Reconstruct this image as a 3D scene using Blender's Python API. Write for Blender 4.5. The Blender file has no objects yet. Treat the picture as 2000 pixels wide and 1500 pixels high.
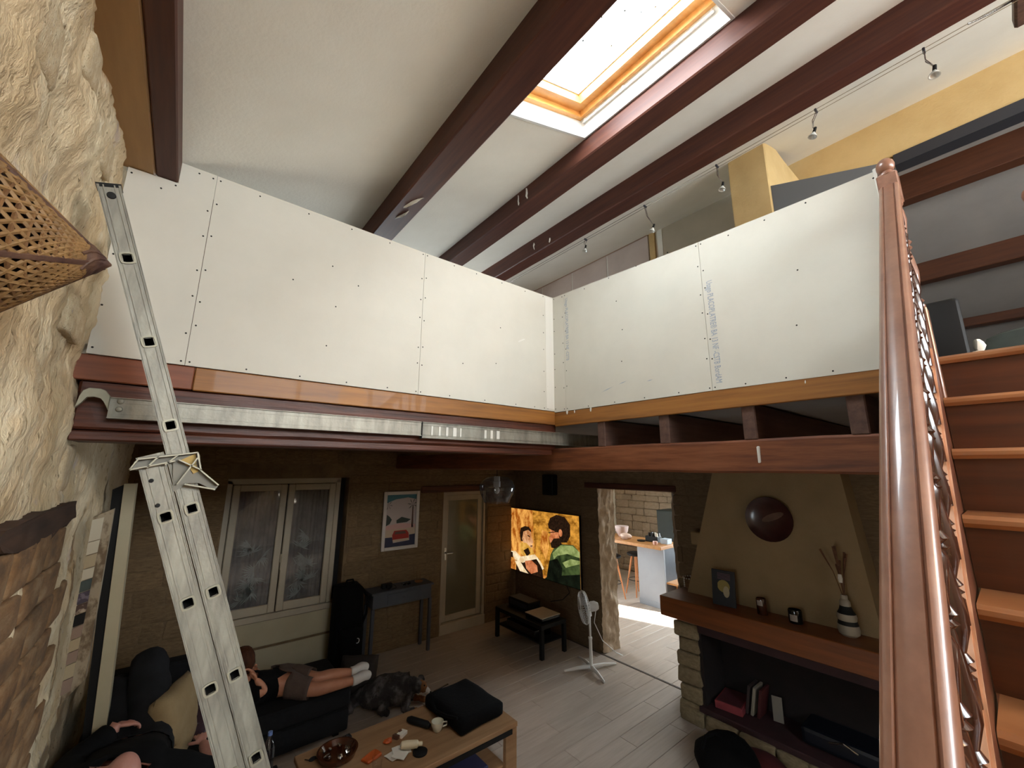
import bpy, bmesh, math, random
from mathutils import Vector, Matrix, noise, Euler
random.seed(7)
S = bpy.context.scene
COL = S.collection
# ------------------------------------------------------------------ camera, sky, lamps, exposure
HC = 2.41
def _cam():
    ya, pi_, ro = (math.radians(a) for a in (51.0535, 11.752, -0.2193))
    f = Vector((math.cos(ya)*math.cos(pi_), math.sin(ya)*math.cos(pi_), math.sin(pi_)))
    r = Vector((math.sin(ya), -math.cos(ya), 0)); d = f.cross(r)
    r2 = math.cos(ro)*r + math.sin(ro)*d; d2 = -math.sin(ro)*r + math.cos(ro)*d
    c = bpy.data.cameras.new('camera'); c.sensor_width = 36; c.lens = 784.65/2000*36
    c.clip_start = .02; c.clip_end = 200
    o = bpy.data.objects.new('camera', c); COL.objects.link(o)
    m = Matrix((r2, -d2, -f)).transposed().to_4x4(); m.translation = Vector((0, 0, HC)); o.matrix_world = m
    S.camera = o
_cam()
W = bpy.data.worlds.new('sky'); S.world = W; W.use_nodes = True
W.node_tree.nodes['Background'].inputs[0].default_value = (.84, .94, 1, 1)
W.node_tree.nodes['Background'].inputs[1].default_value = 43
def area(name, loc, rot, sx, sy, power=0, portal=False, col=(1, 1, 1)):
    l = bpy.data.lights.new(name, 'AREA'); l.shape = 'RECTANGLE'; l.size = sx; l.size_y = sy
    l.energy = power; l.color = col
    if portal: l.cycles.is_portal = True
    o = bpy.data.objects.new(name, l); COL.objects.link(o); o.location = loc; o.rotation_euler = rot; return o
SL = .3477                                            # roof slope: rise per metre of X
def ceil_z(x): return HC + 1.576 + SL*x
YNEAR = -3.5
PITCH = math.atan(SL)
area('skylight_portal', (1.52-.3*math.sin(PITCH), 1.045, ceil_z(1.52)+.3), (0, -PITCH, 0), .9, 1.1, 1, True)
area('rear_window_portal', (2.3, YNEAR-.35, 3.85), (math.radians(90), 0, 0), 4.2, 1.3, 1, True)  # sky portal for the added rear window
area('kitchen_window_portal', (9.0, 3.3, 1.55), (0, math.radians(90), 0), 1.4, 1.9, 1, True)  # sky portal for the window added to light the kitchen
area('left_casement_portal', (-.75, .85, 1.45), (0, math.radians(-90), 0), .7, .7, 1, True)  # sky portal for the casement added on the left
area('gable_fill_portal', (1.95, 6.25, 3.7), (math.radians(-90), 0, 0), 1.3, 1.1, 1, True)  # sky portal for the gable window added upstairs
area('kitchen_door_portal', (5.65, 6.75, 1.1), (math.radians(-90), 0, 0), 1.1, 2.2, 1, True)
sun = bpy.data.lights.new('sun', 'SUN'); sun.energy = 60; sun.angle = .01; sun.color = (1, .95, .86)
so = bpy.data.objects.new('sun', sun); COL.objects.link(so); so.location = (3, 12, 9)
so.rotation_euler = Vector((.30, -.95, -.66)).to_track_quat('-Z', 'Y').to_euler()
S.view_settings.view_transform = 'Standard'; S.view_settings.look = 'None'
S.view_settings.gamma = 1; S.view_settings.use_curve_mapping = False
S.view_settings.exposure = -.42
S.cycles.max_bounces = 12; S.cycles.diffuse_bounces = 8; S.cycles.transparent_max_bounces = 12
S.cycles.caustics_reflective = False; S.cycles.caustics_refractive = False
S.cycles.sample_clamp_indirect = 12

# ------------------------------------------------------------------ helpers
def srgb(h):
    v = [int(h[i:i+2], 16)/255 for i in (0, 2, 4)]
    return tuple(c/12.92 if c <= .04045 else ((c+.055)/1.055)**2.4 for c in v) + (1,)
MATS = {}
def mat(name, c1, c2=None, rough=.6, metal=0, scale=(6, 6, 6), bump=0, bscale=None, contrast=(.35, .65), rnd=0, spec=.5, detail=5, coat=0, mix3=None):
    """diffuse/gloss surface: two tones mixed by stretched noise, optional fine relief and per-object tone shift"""
    if name in MATS: return MATS[name]
    m = bpy.data.materials.new(name); m.use_nodes = True; nt = m.node_tree; N = nt.nodes; L = nt.links
    b = N['Principled BSDF']; b.inputs['Roughness'].default_value = rough; b.inputs['Metallic'].default_value = metal
    b.inputs['Specular IOR Level'].default_value = spec; b.inputs['Coat Weight'].default_value = coat
    c1 = srgb(c1) if isinstance(c1, str) else c1; c2 = srgb(c2) if isinstance(c2, str) else c2
    tc = N.new('ShaderNodeTexCoord'); mp = N.new('ShaderNodeMapping'); L.new(tc.outputs['Object'], mp.inputs[0])
    mp.inputs['Scale'].default_value = scale
    if rnd:
        oi = N.new('ShaderNodeObjectInfo'); mu = N.new('ShaderNodeMath'); mu.operation = 'MULTIPLY'; mu.inputs[1].default_value = 50
        L.new(oi.outputs['Random'], mu.inputs[0]); L.new(mu.outputs[0], mp.inputs['Location'])
    col = None
    if c2:
        n = N.new('ShaderNodeTexNoise'); n.inputs['Scale'].default_value = 1; n.inputs['Detail'].default_value = detail; n.inputs['Roughness'].default_value = .6
        L.new(mp.outputs[0], n.inputs['Vector'])
        r = N.new('ShaderNodeValToRGB'); r.color_ramp.elements[0].position = contrast[0]; r.color_ramp.elements[1].position = contrast[1]
        r.color_ramp.elements[0].color = c1; r.color_ramp.elements[1].color = c2
        if mix3:
            e = r.color_ramp.elements.new((contrast[0]+contrast[1])/2); e.color = srgb(mix3)
        L.new(n.outputs['Fac'], r.inputs[0]); col = r.outputs[0]
    if rnd:
        hs = N.new('ShaderNodeHueSaturation'); mr = N.new('ShaderNodeMapRange'); mr.inputs[3].default_value = 1-rnd; mr.inputs[4].default_value = 1+rnd
        L.new(oi.outputs['Random'], mr.inputs[0]); L.new(mr.outputs[0], hs.inputs['Value'])
        if col: L.new(col, hs.inputs['Color'])
        else: hs.inputs['Color'].default_value = c1
        col = hs.outputs[0]
    if col: L.new(col, b.inputs['Base Color'])
    else: b.inputs['Base Color'].default_value = c1
    if bump:
        bn = N.new('ShaderNodeTexNoise'); bn.inputs['Detail'].default_value = 6; bn.inputs['Scale'].default_value = 1
        mp2 = N.new('ShaderNodeMapping'); L.new(tc.outputs['Object'], mp2.inputs[0]); mp2.inputs['Scale'].default_value = bscale or scale
        L.new(mp2.outputs[0], bn.inputs['Vector'])
        bp = N.new('ShaderNodeBump'); bp.inputs['Strength'].default_value = bump; bp.inputs['Distance'].default_value = .01
        L.new(bn.outputs['Fac'], bp.inputs['Height']); L.new(bp.outputs[0], b.inputs['Normal'])
    MATS[name] = m; return m
def emis(name, c, s=1):
    if name in MATS: return MATS[name]
    m = bpy.data.materials.new(name); m.use_nodes = True; nt = m.node_tree
    b = nt.nodes['Principled BSDF']; b.inputs['Base Color'].default_value = (.01, .01, .01, 1)
    b.inputs['Emission Color'].default_value = srgb(c); b.inputs['Emission Strength'].default_value = s
    MATS[name] = m; return m
def glass(name, tint=(1, 1, 1, 1), gloss=.08, rough=.02):
    if name in MATS: return MATS[name]
    m = bpy.data.materials.new(name); m.use_nodes = True; nt = m.node_tree; N = nt.nodes; N.remove(N['Principled BSDF'])
    t = N.new('ShaderNodeBsdfTransparent'); t.inputs[0].default_value = tint
    g = N.new('ShaderNodeBsdfGlossy'); g.inputs['Roughness'].default_value = rough
    fr = N.new('ShaderNodeLayerWeight'); fr.inputs[0].default_value = .5
    pw = N.new('ShaderNodeMath'); pw.operation = 'POWER'; nt.links.new(fr.outputs['Facing'], pw.inputs[0]); pw.inputs[1].default_value = 4
    ma = N.new('ShaderNodeMath'); ma.operation = 'MULTIPLY_ADD'; nt.links.new(pw.outputs[0], ma.inputs[0]); ma.inputs[1].default_value = .8; ma.inputs[2].default_value = gloss*.5
    mx = N.new('ShaderNodeMixShader'); nt.links.new(ma.outputs[0], mx.inputs[0])
    nt.links.new(t.outputs[0], mx.inputs[1]); nt.links.new(g.outputs[0], mx.inputs[2]); nt.links.new(mx.outputs[0], N['Material Output'].inputs[0])
    MATS[name] = m; return m

ORG = {}
def world_o(o): return ORG.get(o.name, Vector((0, 0, 0))) if o else Vector((0, 0, 0))
def thing(name, label, cat, loc, group=None):
    o = bpy.data.objects.new(name, None); COL.objects.link(o); o.location = loc; o.empty_display_size = .1
    o['label'] = label; o['category'] = cat
    if group: o['group'] = group
    ORG[o.name] = Vector(loc); return o
def obj(name, bm, m, parent=None, smooth=False, label=None, kind=None, loc=None, sharp=35):
    """link a bmesh drawn in world coordinates as ONE object; its origin is the parent's origin, or loc"""
    org = world_o(parent) if parent else Vector(loc or (0, 0, 0))
    bmesh.ops.translate(bm, verts=bm.verts, vec=-org)
    me = bpy.data.meshes.new(name)
    bmesh.ops.recalc_face_normals(bm, faces=bm.faces)
    if smooth:
        for f in bm.faces: f.smooth = True
        a = math.radians(sharp)
        for e in bm.edges:
            if len(e.link_faces) == 2 and e.calc_face_angle(0) > a: e.smooth = False
    bm.to_mesh(me); bm.free()
    for k in (m if isinstance(m, (list, tuple)) else [m]): me.materials.append(k)
    o = bpy.data.objects.new(name, me); COL.objects.link(o)
    if parent: o.parent = parent
    else: o.location = org
    ORG[o.name] = org
    if label: o['label'] = label
    if kind: o['kind'] = kind
    return o
def tag(o, label, cat, group=None):
    o['label'] = label; o['category'] = cat
    if group: o['group'] = group
    return o
def struct(name, bm, m, **k): return obj(name, bm, m, kind='structure', **k)
def BM(): return bmesh.new()
def setmi(bm, n0, mi):
    bm.faces.ensure_lookup_table()
    for f in bm.faces[n0:]: f.material_index = mi
def box(bm, x0, x1, y0, y1, z0, z1, bev=0, rot=None, seg=1, mi=0):
    """axis box; rot = (Matrix 3x3 or Euler tuple) about its centre"""
    n0 = len(bm.faces)
    c = Vector(((x0+x1)/2, (y0+y1)/2, (z0+z1)/2)); d = Vector((abs(x1-x0), abs(y1-y0), abs(z1-z0)))
    g = bmesh.ops.create_cube(bm, size=1)['verts']
    for v in g: v.co = Vector(v.co[i]*d[i] for i in range(3))
    if bev:
        es = list({e for v in g for e in v.link_edges})
        r = bmesh.ops.bevel(bm, geom=es, offset=min(bev, min(d)*.45), segments=seg, affect='EDGES', profile=.6)
        g = list({v for v in r['verts']} | {v for v in g if v.is_valid})
    M3 = Euler(rot).to_matrix() if isinstance(rot, tuple) else rot
    for v in g:
        if M3: v.co = M3 @ v.co
        v.co += c
    if mi: setmi(bm, n0, mi)
    return g
def bar(bm, p0, p1, w, h, up=(0, 0, 1), bev=0, mi=0):
    """square bar from p0 to p1, w across, h along up"""
    p0 = Vector(p0); p1 = Vector(p1); d = p1-p0; l = d.length; z = d.normalized(); u = Vector(up)
    x = u.cross(z)
    if x.length < 1e-4: x = Vector((1, 0, 0)).cross(z)
    x.normalize(); y = z.cross(x)
    n = len(bm.verts); R = Matrix((x, y, z)).transposed()
    c = (p0+p1)/2
    return box(bm, c.x-w/2, c.x+w/2, c.y-h/2, c.y+h/2, c.z-l/2, c.z+l/2, bev, R, mi=mi)
def prism(bm, poly, axis, a, b, mi=0):
    """poly of 2-D points extruded along axis ('x': (y,z), 'y': (x,z), 'z': (x,y)) from a to b"""
    n0 = len(bm.faces)
    def P(p, t): return {'x': (t, p[0], p[1]), 'y': (p[0], t, p[1]), 'z': (p[0], p[1], t)}[axis]
    A = [bm.verts.new(P(p, a)) for p in poly]; B = [bm.verts.new(P(p, b)) for p in poly]; n = len(poly)
    bm.faces.new(A); bm.faces.new(B[::-1])
    for i in range(n): bm.faces.new((A[i], B[i], B[(i+1) % n], A[(i+1) % n]))
    if mi: setmi(bm, n0, mi)
def frame_of(d):
    z = Vector(d).normalized(); x = Vector((0, 0, 1)).cross(z)
    if x.length < 1e-3: x = Vector((1, 0, 0))
    x.normalize(); return x, z.cross(x), z
def tube(bm, pts, r, n=8, cap=True, mi=0, squash=1):
    n0 = len(bm.faces); pts = [Vector(p) for p in pts]; rs = r if isinstance(r, (list, tuple)) else [r]*len(pts); rings = []
    prev = None
    for i, p in enumerate(pts):
        d = pts[min(i+1, len(pts)-1)]-pts[max(i-1, 0)]
        if prev is None: x, y, z = frame_of(d)
        else:
            z = d.normalized(); x = prev - z*prev.dot(z)
            x = x.normalized() if x.length > 1e-5 else frame_of(d)[0]; y = z.cross(x)
        prev = x
        rings.append([bm.verts.new(p+rs[i]*(math.cos(2*math.pi*k/n)*x+squash*math.sin(2*math.pi*k/n)*y)) for k in range(n)])
    for a, b in zip(rings, rings[1:]):
        for k in range(n): bm.faces.new((a[k], a[(k+1) % n], b[(k+1) % n], b[k]))
    if cap: bm.faces.new(rings[0][::-1]); bm.faces.new(rings[-1])
    if mi: setmi(bm, n0, mi)
def cyl(bm, p0, p1, r0, r1=None, n=16, mi=0): tube(bm, [p0, p1], [r0, r0 if r1 is None else r1], n, True, mi)
def lathe(bm, prof, c=(0, 0, 0), n=20, axis=(0, 0, 1), cap=True, mi=0):
    """prof = [(r, h)...] turned about axis through c"""
    n0 = len(bm.faces); x, y, z = frame_of(axis); c = Vector(c); rings = []
    for r, h in prof:
        rings.append([bm.verts.new(c+h*z+max(r, .0004)*(math.cos(2*math.pi*k/n)*x+math.sin(2*math.pi*k/n)*y)) for k in range(n)])
    for a, b in zip(rings, rings[1:]):
        for k in range(n): bm.faces.new((a[k], a[(k+1) % n], b[(k+1) % n], b[k]))
    if cap: bm.faces.new(rings[0][::-1]); bm.faces.new(rings[-1])
    if mi: setmi(bm, n0, mi)
def ball(bm, c, r, n=12, rot=None, mi=0):
    n0 = len(bm.faces); r = (r, r, r) if not isinstance(r, (tuple, list)) else r
    g = bmesh.ops.create_uvsphere(bm, u_segments=n, v_segments=max(6, n*2//3), radius=1)['verts']
    M3 = Euler(rot).to_matrix() if rot else Matrix.Identity(3)
    for v in g: v.co = M3 @ Vector((v.co.x*r[0], v.co.y*r[1], v.co.z*r[2])) + Vector(c)
    if mi: setmi(bm, n0, mi)
    return g
def poly(bm, pts, mi=0):
    f = bm.faces.new([bm.verts.new(p) for p in pts]); f.material_index = mi; return f
def wobble(bm, amp, sc, seed=0):
    for v in bm.verts: v.co += amp*noise.noise_vector(v.co*sc+Vector((seed, seed*.7, 0)))
def cushion(bm, c, sx, sy, sz, rot=None, n=10, pinch=.3):
    """a stuffed pillow: two bulging faces meeting in an edge"""
    g = bmesh.ops.create_grid(bm, x_segments=n, y_segments=n, size=.5)['verts']; top = list(g)
    r = bmesh.ops.duplicate(bm, geom=list({f for v in g for f in v.link_faces}))
    bot = [e for e in r['geom'] if isinstance(e, bmesh.types.BMVert)]
    M3 = Euler(rot).to_matrix() if rot else Matrix.Identity(3)
    for s, vs in ((1, top), (-1, bot)):
        for v in vs:
            x, y = v.co.x*2, v.co.y*2
            h = ((1-x**4)*(1-y**4))**.5
            k = 1-.12*(abs(x*y))**.5*pinch*2+.06*abs(x*y)
            v.co = Vector((x*k*sx/2, y*k*sy/2, s*h*sz/2))
    allv = top+bot
    for v in allv: v.co = M3 @ (v.co+.006*noise.noise_vector(v.co*14)) + Vector(c)
    bmesh.ops.remove_doubles(bm, verts=allv, dist=.004)
def skin(name, J, E, m, parent, sub=2, root=None, label=None):
    """one continuous surface grown over joints J {key: (co, r or (rx, ry))} joined by E"""
    me = bpy.data.meshes.new(name); keys = list(J); org = world_o(parent)
    me.from_pydata([Vector(J[k][0])-org for k in keys], [(keys.index(a), keys.index(b)) for a, b in E], [])
    o = bpy.data.objects.new(name+'_tmp', me); COL.objects.link(o)
    md = o.modifiers.new('s', 'SKIN'); md.use_smooth_shade = True
    for i, k in enumerate(keys):
        sv = me.skin_vertices[0].data[i]; r = J[k][1]; sv.radius = r if isinstance(r, tuple) else (r, r)
        sv.use_root = (k == (root or keys[0]))
    s = o.modifiers.new('u', 'SUBSURF'); s.levels = s.render_levels = sub
    dg = bpy.context.evaluated_depsgraph_get(); dg.update()
    me2 = bpy.data.meshes.new_from_object(o.evaluated_get(dg)); me2.name = name
    bpy.data.objects.remove(o); bpy.data.meshes.remove(me)
    for p in me2.polygons: p.use_smooth = True
    me2.materials.clear(); me2.materials.append(m)
    o = bpy.data.objects.new(name, me2); COL.objects.link(o); o.parent = parent; ORG[o.name] = org
    if label: o['label'] = label
    return o
def text(name, body, size, m, parent, M4, extrude=.0004):
    c = bpy.data.curves.new(name, 'FONT'); c.body = body; c.size = size; c.extrude = extrude; c.resolution_u = 2
    t = bpy.data.objects.new(name+'_tmp', c); COL.objects.link(t); dg = bpy.context.evaluated_depsgraph_get(); dg.update()
    me = bpy.data.meshes.new_from_object(t.evaluated_get(dg)); bpy.data.objects.remove(t)
    me.transform(Matrix.Translation(-world_o(parent)) @ M4); me.materials.clear(); me.materials.append(m); me.name = name
    o = bpy.data.objects.new(name, me); COL.objects.link(o); o.parent = parent; return o

# ------------------------------------------------------------------ materials
M = dict(
 plaster=mat('white_plaster', 'e6e4da', 'dfdcd1', .85, scale=(2, 2, 2), bump=.15, bscale=(60, 60, 60)),
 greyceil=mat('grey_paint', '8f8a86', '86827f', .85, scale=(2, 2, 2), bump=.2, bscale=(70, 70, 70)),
 beam=mat('mahogany_stain', '42221b', '553023', .5, scale=(30, 1.6, 30), bump=.12, spec=.35),
 beamx=mat('mahogany_stain_x', '361a11', '5f301c', .5, scale=(1.6, 30, 30), bump=.5, bscale=(3, 60, 60)),
 joist=mat('dull_joist_wood', '4a352d', '5c443a', .7, scale=(2, 24, 24), bump=.3, spec=.3),
 beamw=mat('worn_pine_beam', '4a2818', '7a4a2e', .55, scale=(14, 2.2, 26), bump=.2, mix3='67391f', contrast=(.3, .68), spec=.35),
 tanbeam=mat('tan_timber', 'a88458', '94714a', .6, scale=(20, 2, 20), contrast=(.3, .75)),
 fascia=mat('orange_pine', '926027', '75491a', .55, scale=(1.5, 1.5, 30), bump=.06, coat=.05, mix3='875620'),
 fasciad=mat('brown_pine', '7c4324', '66331a', .55, scale=(2, 2, 30), bump=.06, coat=.05),
 riser=mat('dark_riser_wood', '5a2c12', '45200c', .45, scale=(20, 1.2, 20), bump=.04, coat=.2),  # darker than the treads, shade put into the colour
 balus=mat('dark_baluster_wood', '30170d', '3d2014', .22, scale=(20, 20, 6), coat=.3),  # darkened, baluster shade is put into the wood colour
 stair=mat('polished_stair_wood', 'a8744c', '8f5c38', .33, scale=(4, 1.2, 30), bump=.04, coat=.35),  # lightened, the light on the tread tops is in the colour
 rail=mat('polished_rail_wood', '8c6450', '7b5543', .36, scale=(1.5, 20, 20), bump=.03, coat=.3),
 board=mat('plasterboard', 'c5c1b5', 'bfbbaf', .8, scale=(3, 3, 3), bump=.03, bscale=(80, 80, 80)),
 tape=mat('jointing_tape', 'd0cdc4', None, .8),
 screw=mat('screw_black', '15130f', None, .5, .6),
 ink=mat('blue_grey_ink', '8f99a8', None, .8),
 alu=mat('worn_aluminium', '9c998c', '77736a', .5, .45, scale=(24, 24, 5), bump=.08, bscale=(60, 60, 60), contrast=(.3, .7)),
 dark=mat('dark_hole', '0a0908', None, .8),
 cast=mat('cast_aluminium', 'a19d8c', '8c8877', .45, .5),
 yellow=mat('yellow_pad', 'b79a55', 'a88a46', .6),
 paint=mat('spilt_white_paint', 'd8d6c4', None, .5),
 stonewall=mat('lime_rubble', 'cdb893', 'b79e78', .9, scale=(5, 5, 5), bump=.55, bscale=(26, 26, 26), mix3='d8c8a8', contrast=(.3, .7)),
 stoneL=mat('pale_rubble_stone', 'd2c09e', 'c2ab84', .9, scale=(8, 8, 8), bump=.6, bscale=(30, 30, 30), rnd=.08),
 mortar=mat('sand_mortar', '7d694c', '665440', .95, scale=(6, 6, 6), bump=.5, bscale=(40, 40, 40)),
 stone=mat('brown_limestone', '806a4c', '66523a', .9, scale=(5, 5, 12), bump=.5, bscale=(30, 30, 40), rnd=.10, mix3='745f44'),
 mortard=mat('grey_brown_mortar', '725f48', '62513b', .95, scale=(6, 6, 6), bump=.5, bscale=(40, 40, 40)),
 stoned=mat('dull_wall_stone', '76624a', '63513b', .9, scale=(5, 5, 12), bump=.5, bscale=(30, 30, 40), rnd=.09),
 jamb=mat('rough_jamb_stone', 'cbb9a3', 'a8957e', .95, scale=(9, 9, 5), bump=.8, bscale=(24, 24, 18)),
 brick=mat('ochre_brick', '5f4831', '8d7253', .95, scale=(2.2, 2.2, 2.2), contrast=(.34, .66), mix3='7c5c3b', bump=.4, bscale=(9, 9, 9), rnd=.12),
 floor=mat('grey_oak_laminate', 'b5a89c', 'a7998d', .38, scale=(2, 24, 20), bump=.04, rnd=.05),
 joint=mat('floor_joint', '4f463e', None, .8),
 cream=mat('cream_paint', 'b2a88c', 'aaa084', .55, scale=(3, 3, 3)),
 creamwall=mat('yellow_ochre_plaster', 'c6ab78', 'bda16e', .9, scale=(4, 4, 4), bump=.35, bscale=(50, 50, 50)),
 taupe=mat('taupe_wall', 'b3aa98', 'a9a08e', .8, scale=(2, 2, 2), bump=.1, bscale=(60, 60, 60)),
 lilac=mat('glossy_lilac_sheet', 'c4b6ae', 'b6a8a0', .3, scale=(2, 2, 2)),
 slate=mat('slate_grey_panel', '6b6e70', None, .5),
 black=mat('matt_black', '0c0c0c', None, .65, spec=.3),
 blackgl=mat('gloss_black', '0d0d0e', None, .15),
 charcoal=mat('charcoal_fabric', '1e1f21', '18191b', .95, spec=.2, scale=(40, 40, 40), bump=.3, bscale=(300, 300, 300)),
 white=mat('white_plastic', 'd9d9d6', None, .4),
 chrome=mat('chrome', 'c8c8c8', None, .15, 1),
 sash=mat('white_joinery', 'b0a692', 'a69c88', .5, scale=(3, 3, 3)),
 hood=mat('hood_render', '8f7958', '857050', .9, scale=(3, 3, 3), bump=.2, bscale=(60, 60, 60)),
 mantel=mat('chestnut_mantel', '7c431a', '63330f', .45, scale=(8, 1.3, 20), bump=.05, coat=.15),
 maroon=mat('maroon_hearth', '3a2024', '2e191c', .7, scale=(6, 6, 6)),
 slateblue=mat('slate_blue_paint', '4b5058', '42474f', .5, scale=(4, 4, 4)),
 oak=mat('oak_top', 'b98552', 'a06f40', .4, scale=(1.6, 20, 20), bump=.04),
 oaktable=mat('oak_table_top', '9d7a58', '8a6848', .45, scale=(1.5, 18, 20), bump=.04),
 legwood=mat('orange_leg_wood', 'd08a58', 'bd7846', .45, scale=(20, 20, 3)),
 skin=mat('skin', 'b98164', 'b07558', .5, scale=(10, 10, 10)),
 pinkskin=mat('pink_skin', 'c48f80', 'b98273', .5, scale=(14, 14, 14), bump=.1, bscale=(120, 120, 120)),
 hair=mat('brown_hair', '4a2a17', '331b0f', .7, spec=.15, scale=(40, 40, 8), bump=.5, bscale=(120, 120, 20)),
 shorts=mat('taupe_shorts', '5a4a42', '4d3e37', .95, scale=(8, 8, 8), bump=.3, bscale=(60, 60, 60)),
 shirt=mat('black_shirt', '0c0b0c', '070708', .95, spec=.15, scale=(8, 8, 8), bump=.3, bscale=(60, 60, 60)),
 sock=mat('white_sock', 'c9c5c0', None, .95, bump=.2, bscale=(150, 150, 150)),
 jeans=mat('dark_trousers', '232427', '1a1b1d', .95, spec=.2, scale=(8, 8, 8), bump=.3, bscale=(200, 200, 200)),
 beige=mat('beige_cushion', '9d8865', '8d7855', .95, scale=(5, 5, 5), bump=.3, bscale=(60, 60, 60)),
 plum=mat('plum_pattern', '3c2a33', '6a5f6a', .95, scale=(16, 16, 16), contrast=(.55, .62)),
 dogdark=mat('dog_coat', '242122', '6a6565', .9, scale=(7, 7, 7), bump=.8, bscale=(50, 50, 120), mix3='322f2f'),
 dogtan=mat('dog_tan', '8a5a30', '6e4522', .9, scale=(14, 14, 14), bump=.6, bscale=(90, 90, 90)),
 dogwhite=mat('dog_white', 'cfc8bf', None, .9, bump=.6, bscale=(90, 90, 90)),
 wicker=mat('dark_wicker', '5a3c22', '7d5a34', .6, scale=(30, 30, 30), bump=.3, bscale=(90, 90, 90)),
 wickerl=mat('straw_wicker', '8f6e43', '6d5130', .6, scale=(30, 30, 30), bump=.3),
 wickerd=mat('purple_brown_cane', '3c2622', '5d4334', .5, scale=(30, 30, 8), bump=.3),
 lattice=mat('plum_bitumen', '2c1d1f', None, .8),
 pine=mat('yellow_pine', 'd9a35e', 'c98f48', .4, scale=(2, 20, 20), coat=.2),
 paneglass=glass('clear_glass'), smoke=glass('smoked_glass', (.74, .75, .78, 1), .3),
 clear=glass('bottle_plastic', (.85, .88, .95, 1), .25),
 lace=mat('lace_curtain', '77736f', '605d5b', .95, scale=(7, 7, 4), contrast=(.4, .6)),
 leaf=mat('lace_leaf', '868c88', None, .95),
 frost=mat('frosted_door_pane', '6f6a58', '67624f', .12, scale=(2, 2, 2), spec=.7),
 terra=mat('glazed_brown_plate', '3d1f1c', '2e1614', .2, scale=(6, 6, 6)),
 red=mat('faded_red', '8f3b42', '7c2f36', .7, scale=(6, 6, 6)),
 amber=mat('amber_glass', '2e150c', '4a2412', .1), paper=mat('paper_white', 'd6d0c4', None, .8),
 orange=mat('orange_wrap', 'b4511f', None, .5), blue=mat('dark_blue', '22284f', None, .6),
 grass=mat('dried_stems', '4d3020', '6a452c', .9, scale=(20, 20, 20)),
 greybar=mat('grey_bar_paint', '8f949c', '868b93', .55, scale=(2, 2, 2)),
 ktile=mat('kitchen_floor', 'a39a98', '978e8c', .4, scale=(2, 24, 20), rnd=.04),
 steel=mat('dark_steel', '33343a', None, .5, .3), bulb=mat('lamp_glass', 'c9cac4', None, .1),
 olive=mat('dark_green_cloth', '2c3531', '232b28', .9, scale=(9, 9, 9), bump=.3),
)

def rubble():
    """lime washed rubble: cream and buff patches, brown pits, pale smears, deep relief"""
    m = mat('lime_rubble_pitted', 'c2ab86', 'd6c6a6', .92, scale=(3.5, 4.5, 3), contrast=(.36, .62), mix3='cab593')
    nt = m.node_tree; N = nt.nodes; L = nt.links; b = N['Principled BSDF']; src = b.inputs['Base Color'].links[0].from_socket
    tc = N.new('ShaderNodeTexCoord'); last = src; hs = []
    for sc, rot, lo, hi, c in (((16, 30, 11), .6, .60, .70, '94805f'), ((9, 11, 6), .5, .60, .74, 'd9cdb2'), ((38, 60, 26), .6, .63, .70, '7d6a4e'), ((5, 6, 4), .2, .62, .72, 'b7a79b')):
        mp = N.new('ShaderNodeMapping'); mp.inputs['Scale'].default_value = sc; mp.inputs['Rotation'].default_value = (rot, 0, 0); L.new(tc.outputs['Object'], mp.inputs[0])
        n = N.new('ShaderNodeTexNoise'); n.inputs['Scale'].default_value = 1; n.inputs['Detail'].default_value = 5; n.inputs['Roughness'].default_value = .6; L.new(mp.outputs[0], n.inputs[0])
        r = N.new('ShaderNodeMapRange'); r.inputs[1].default_value = lo; r.inputs[2].default_value = hi; L.new(n.outputs[0], r.inputs[0])
        x = N.new('ShaderNodeMix'); x.data_type = 'RGBA'; L.new(r.outputs[0], x.inputs[0]); L.new(last, x.inputs[6]); x.inputs[7].default_value = srgb(c); last = x.outputs[2]; hs.append(n)
    L.new(last, b.inputs['Base Color'])
    ad = N.new('ShaderNodeMath'); ad.operation = 'MULTIPLY_ADD'; L.new(hs[0].outputs[0], ad.inputs[0]); ad.inputs[1].default_value = -1.2; L.new(hs[2].outputs[0], ad.inputs[2])
    bp = N.new('ShaderNodeBump'); bp.inputs['Strength'].default_value = .55; bp.inputs['Distance'].default_value = .025; L.new(ad.outputs[0], bp.inputs['Height']); L.new(bp.outputs[0], b.inputs['Normal'])
    return m
M['stonewall'] = rubble(); M['stoneL'] = M['stonewall']
# ================================================================== SETTING
XL, XR, YF, YN = -.35, 4.7, 5.7, -3.5         # left wall, right wall, far wall, near wall
XP, YP = 2.453, 2.449                          # faces of the two parapets
# floor with planks
b = BM(); box(b, -1.2, 9.2, YN-.1, 7.2, -.12, -.012)
fl = struct('floor', b, M['joint'])
pl = {}
def plank_mesh(w):
    k = round(w, 2)
    if k not in pl:
        b = BM(); box(b, 0, w-.003, 0, .187, -.012, 0, .0025)
        bmesh.ops.recalc_face_normals(b, faces=b.faces); me = bpy.data.meshes.new('floor_plank'); b.to_mesh(me); b.free(); me.materials.append(M['floor']); pl[k] = me
    return pl[k]
def plank(x, y, w, m=None):
    o = bpy.data.objects.new('floor_plank', plank_mesh(w)); COL.objects.link(o); o.parent = fl; o.location = (x, y, 0)
    return o
rows = 0
for i in range(38):
    y = -1.3+.19*i
    x = -.34 - (i*.53 % 1.2)
    while x < 4.64:
        x1 = min(x+1.2, 4.652); x0 = max(x, -.34)
        if x1-x0 > .08: plank(x0, y, x1-x0)
        x += 1.2
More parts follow.
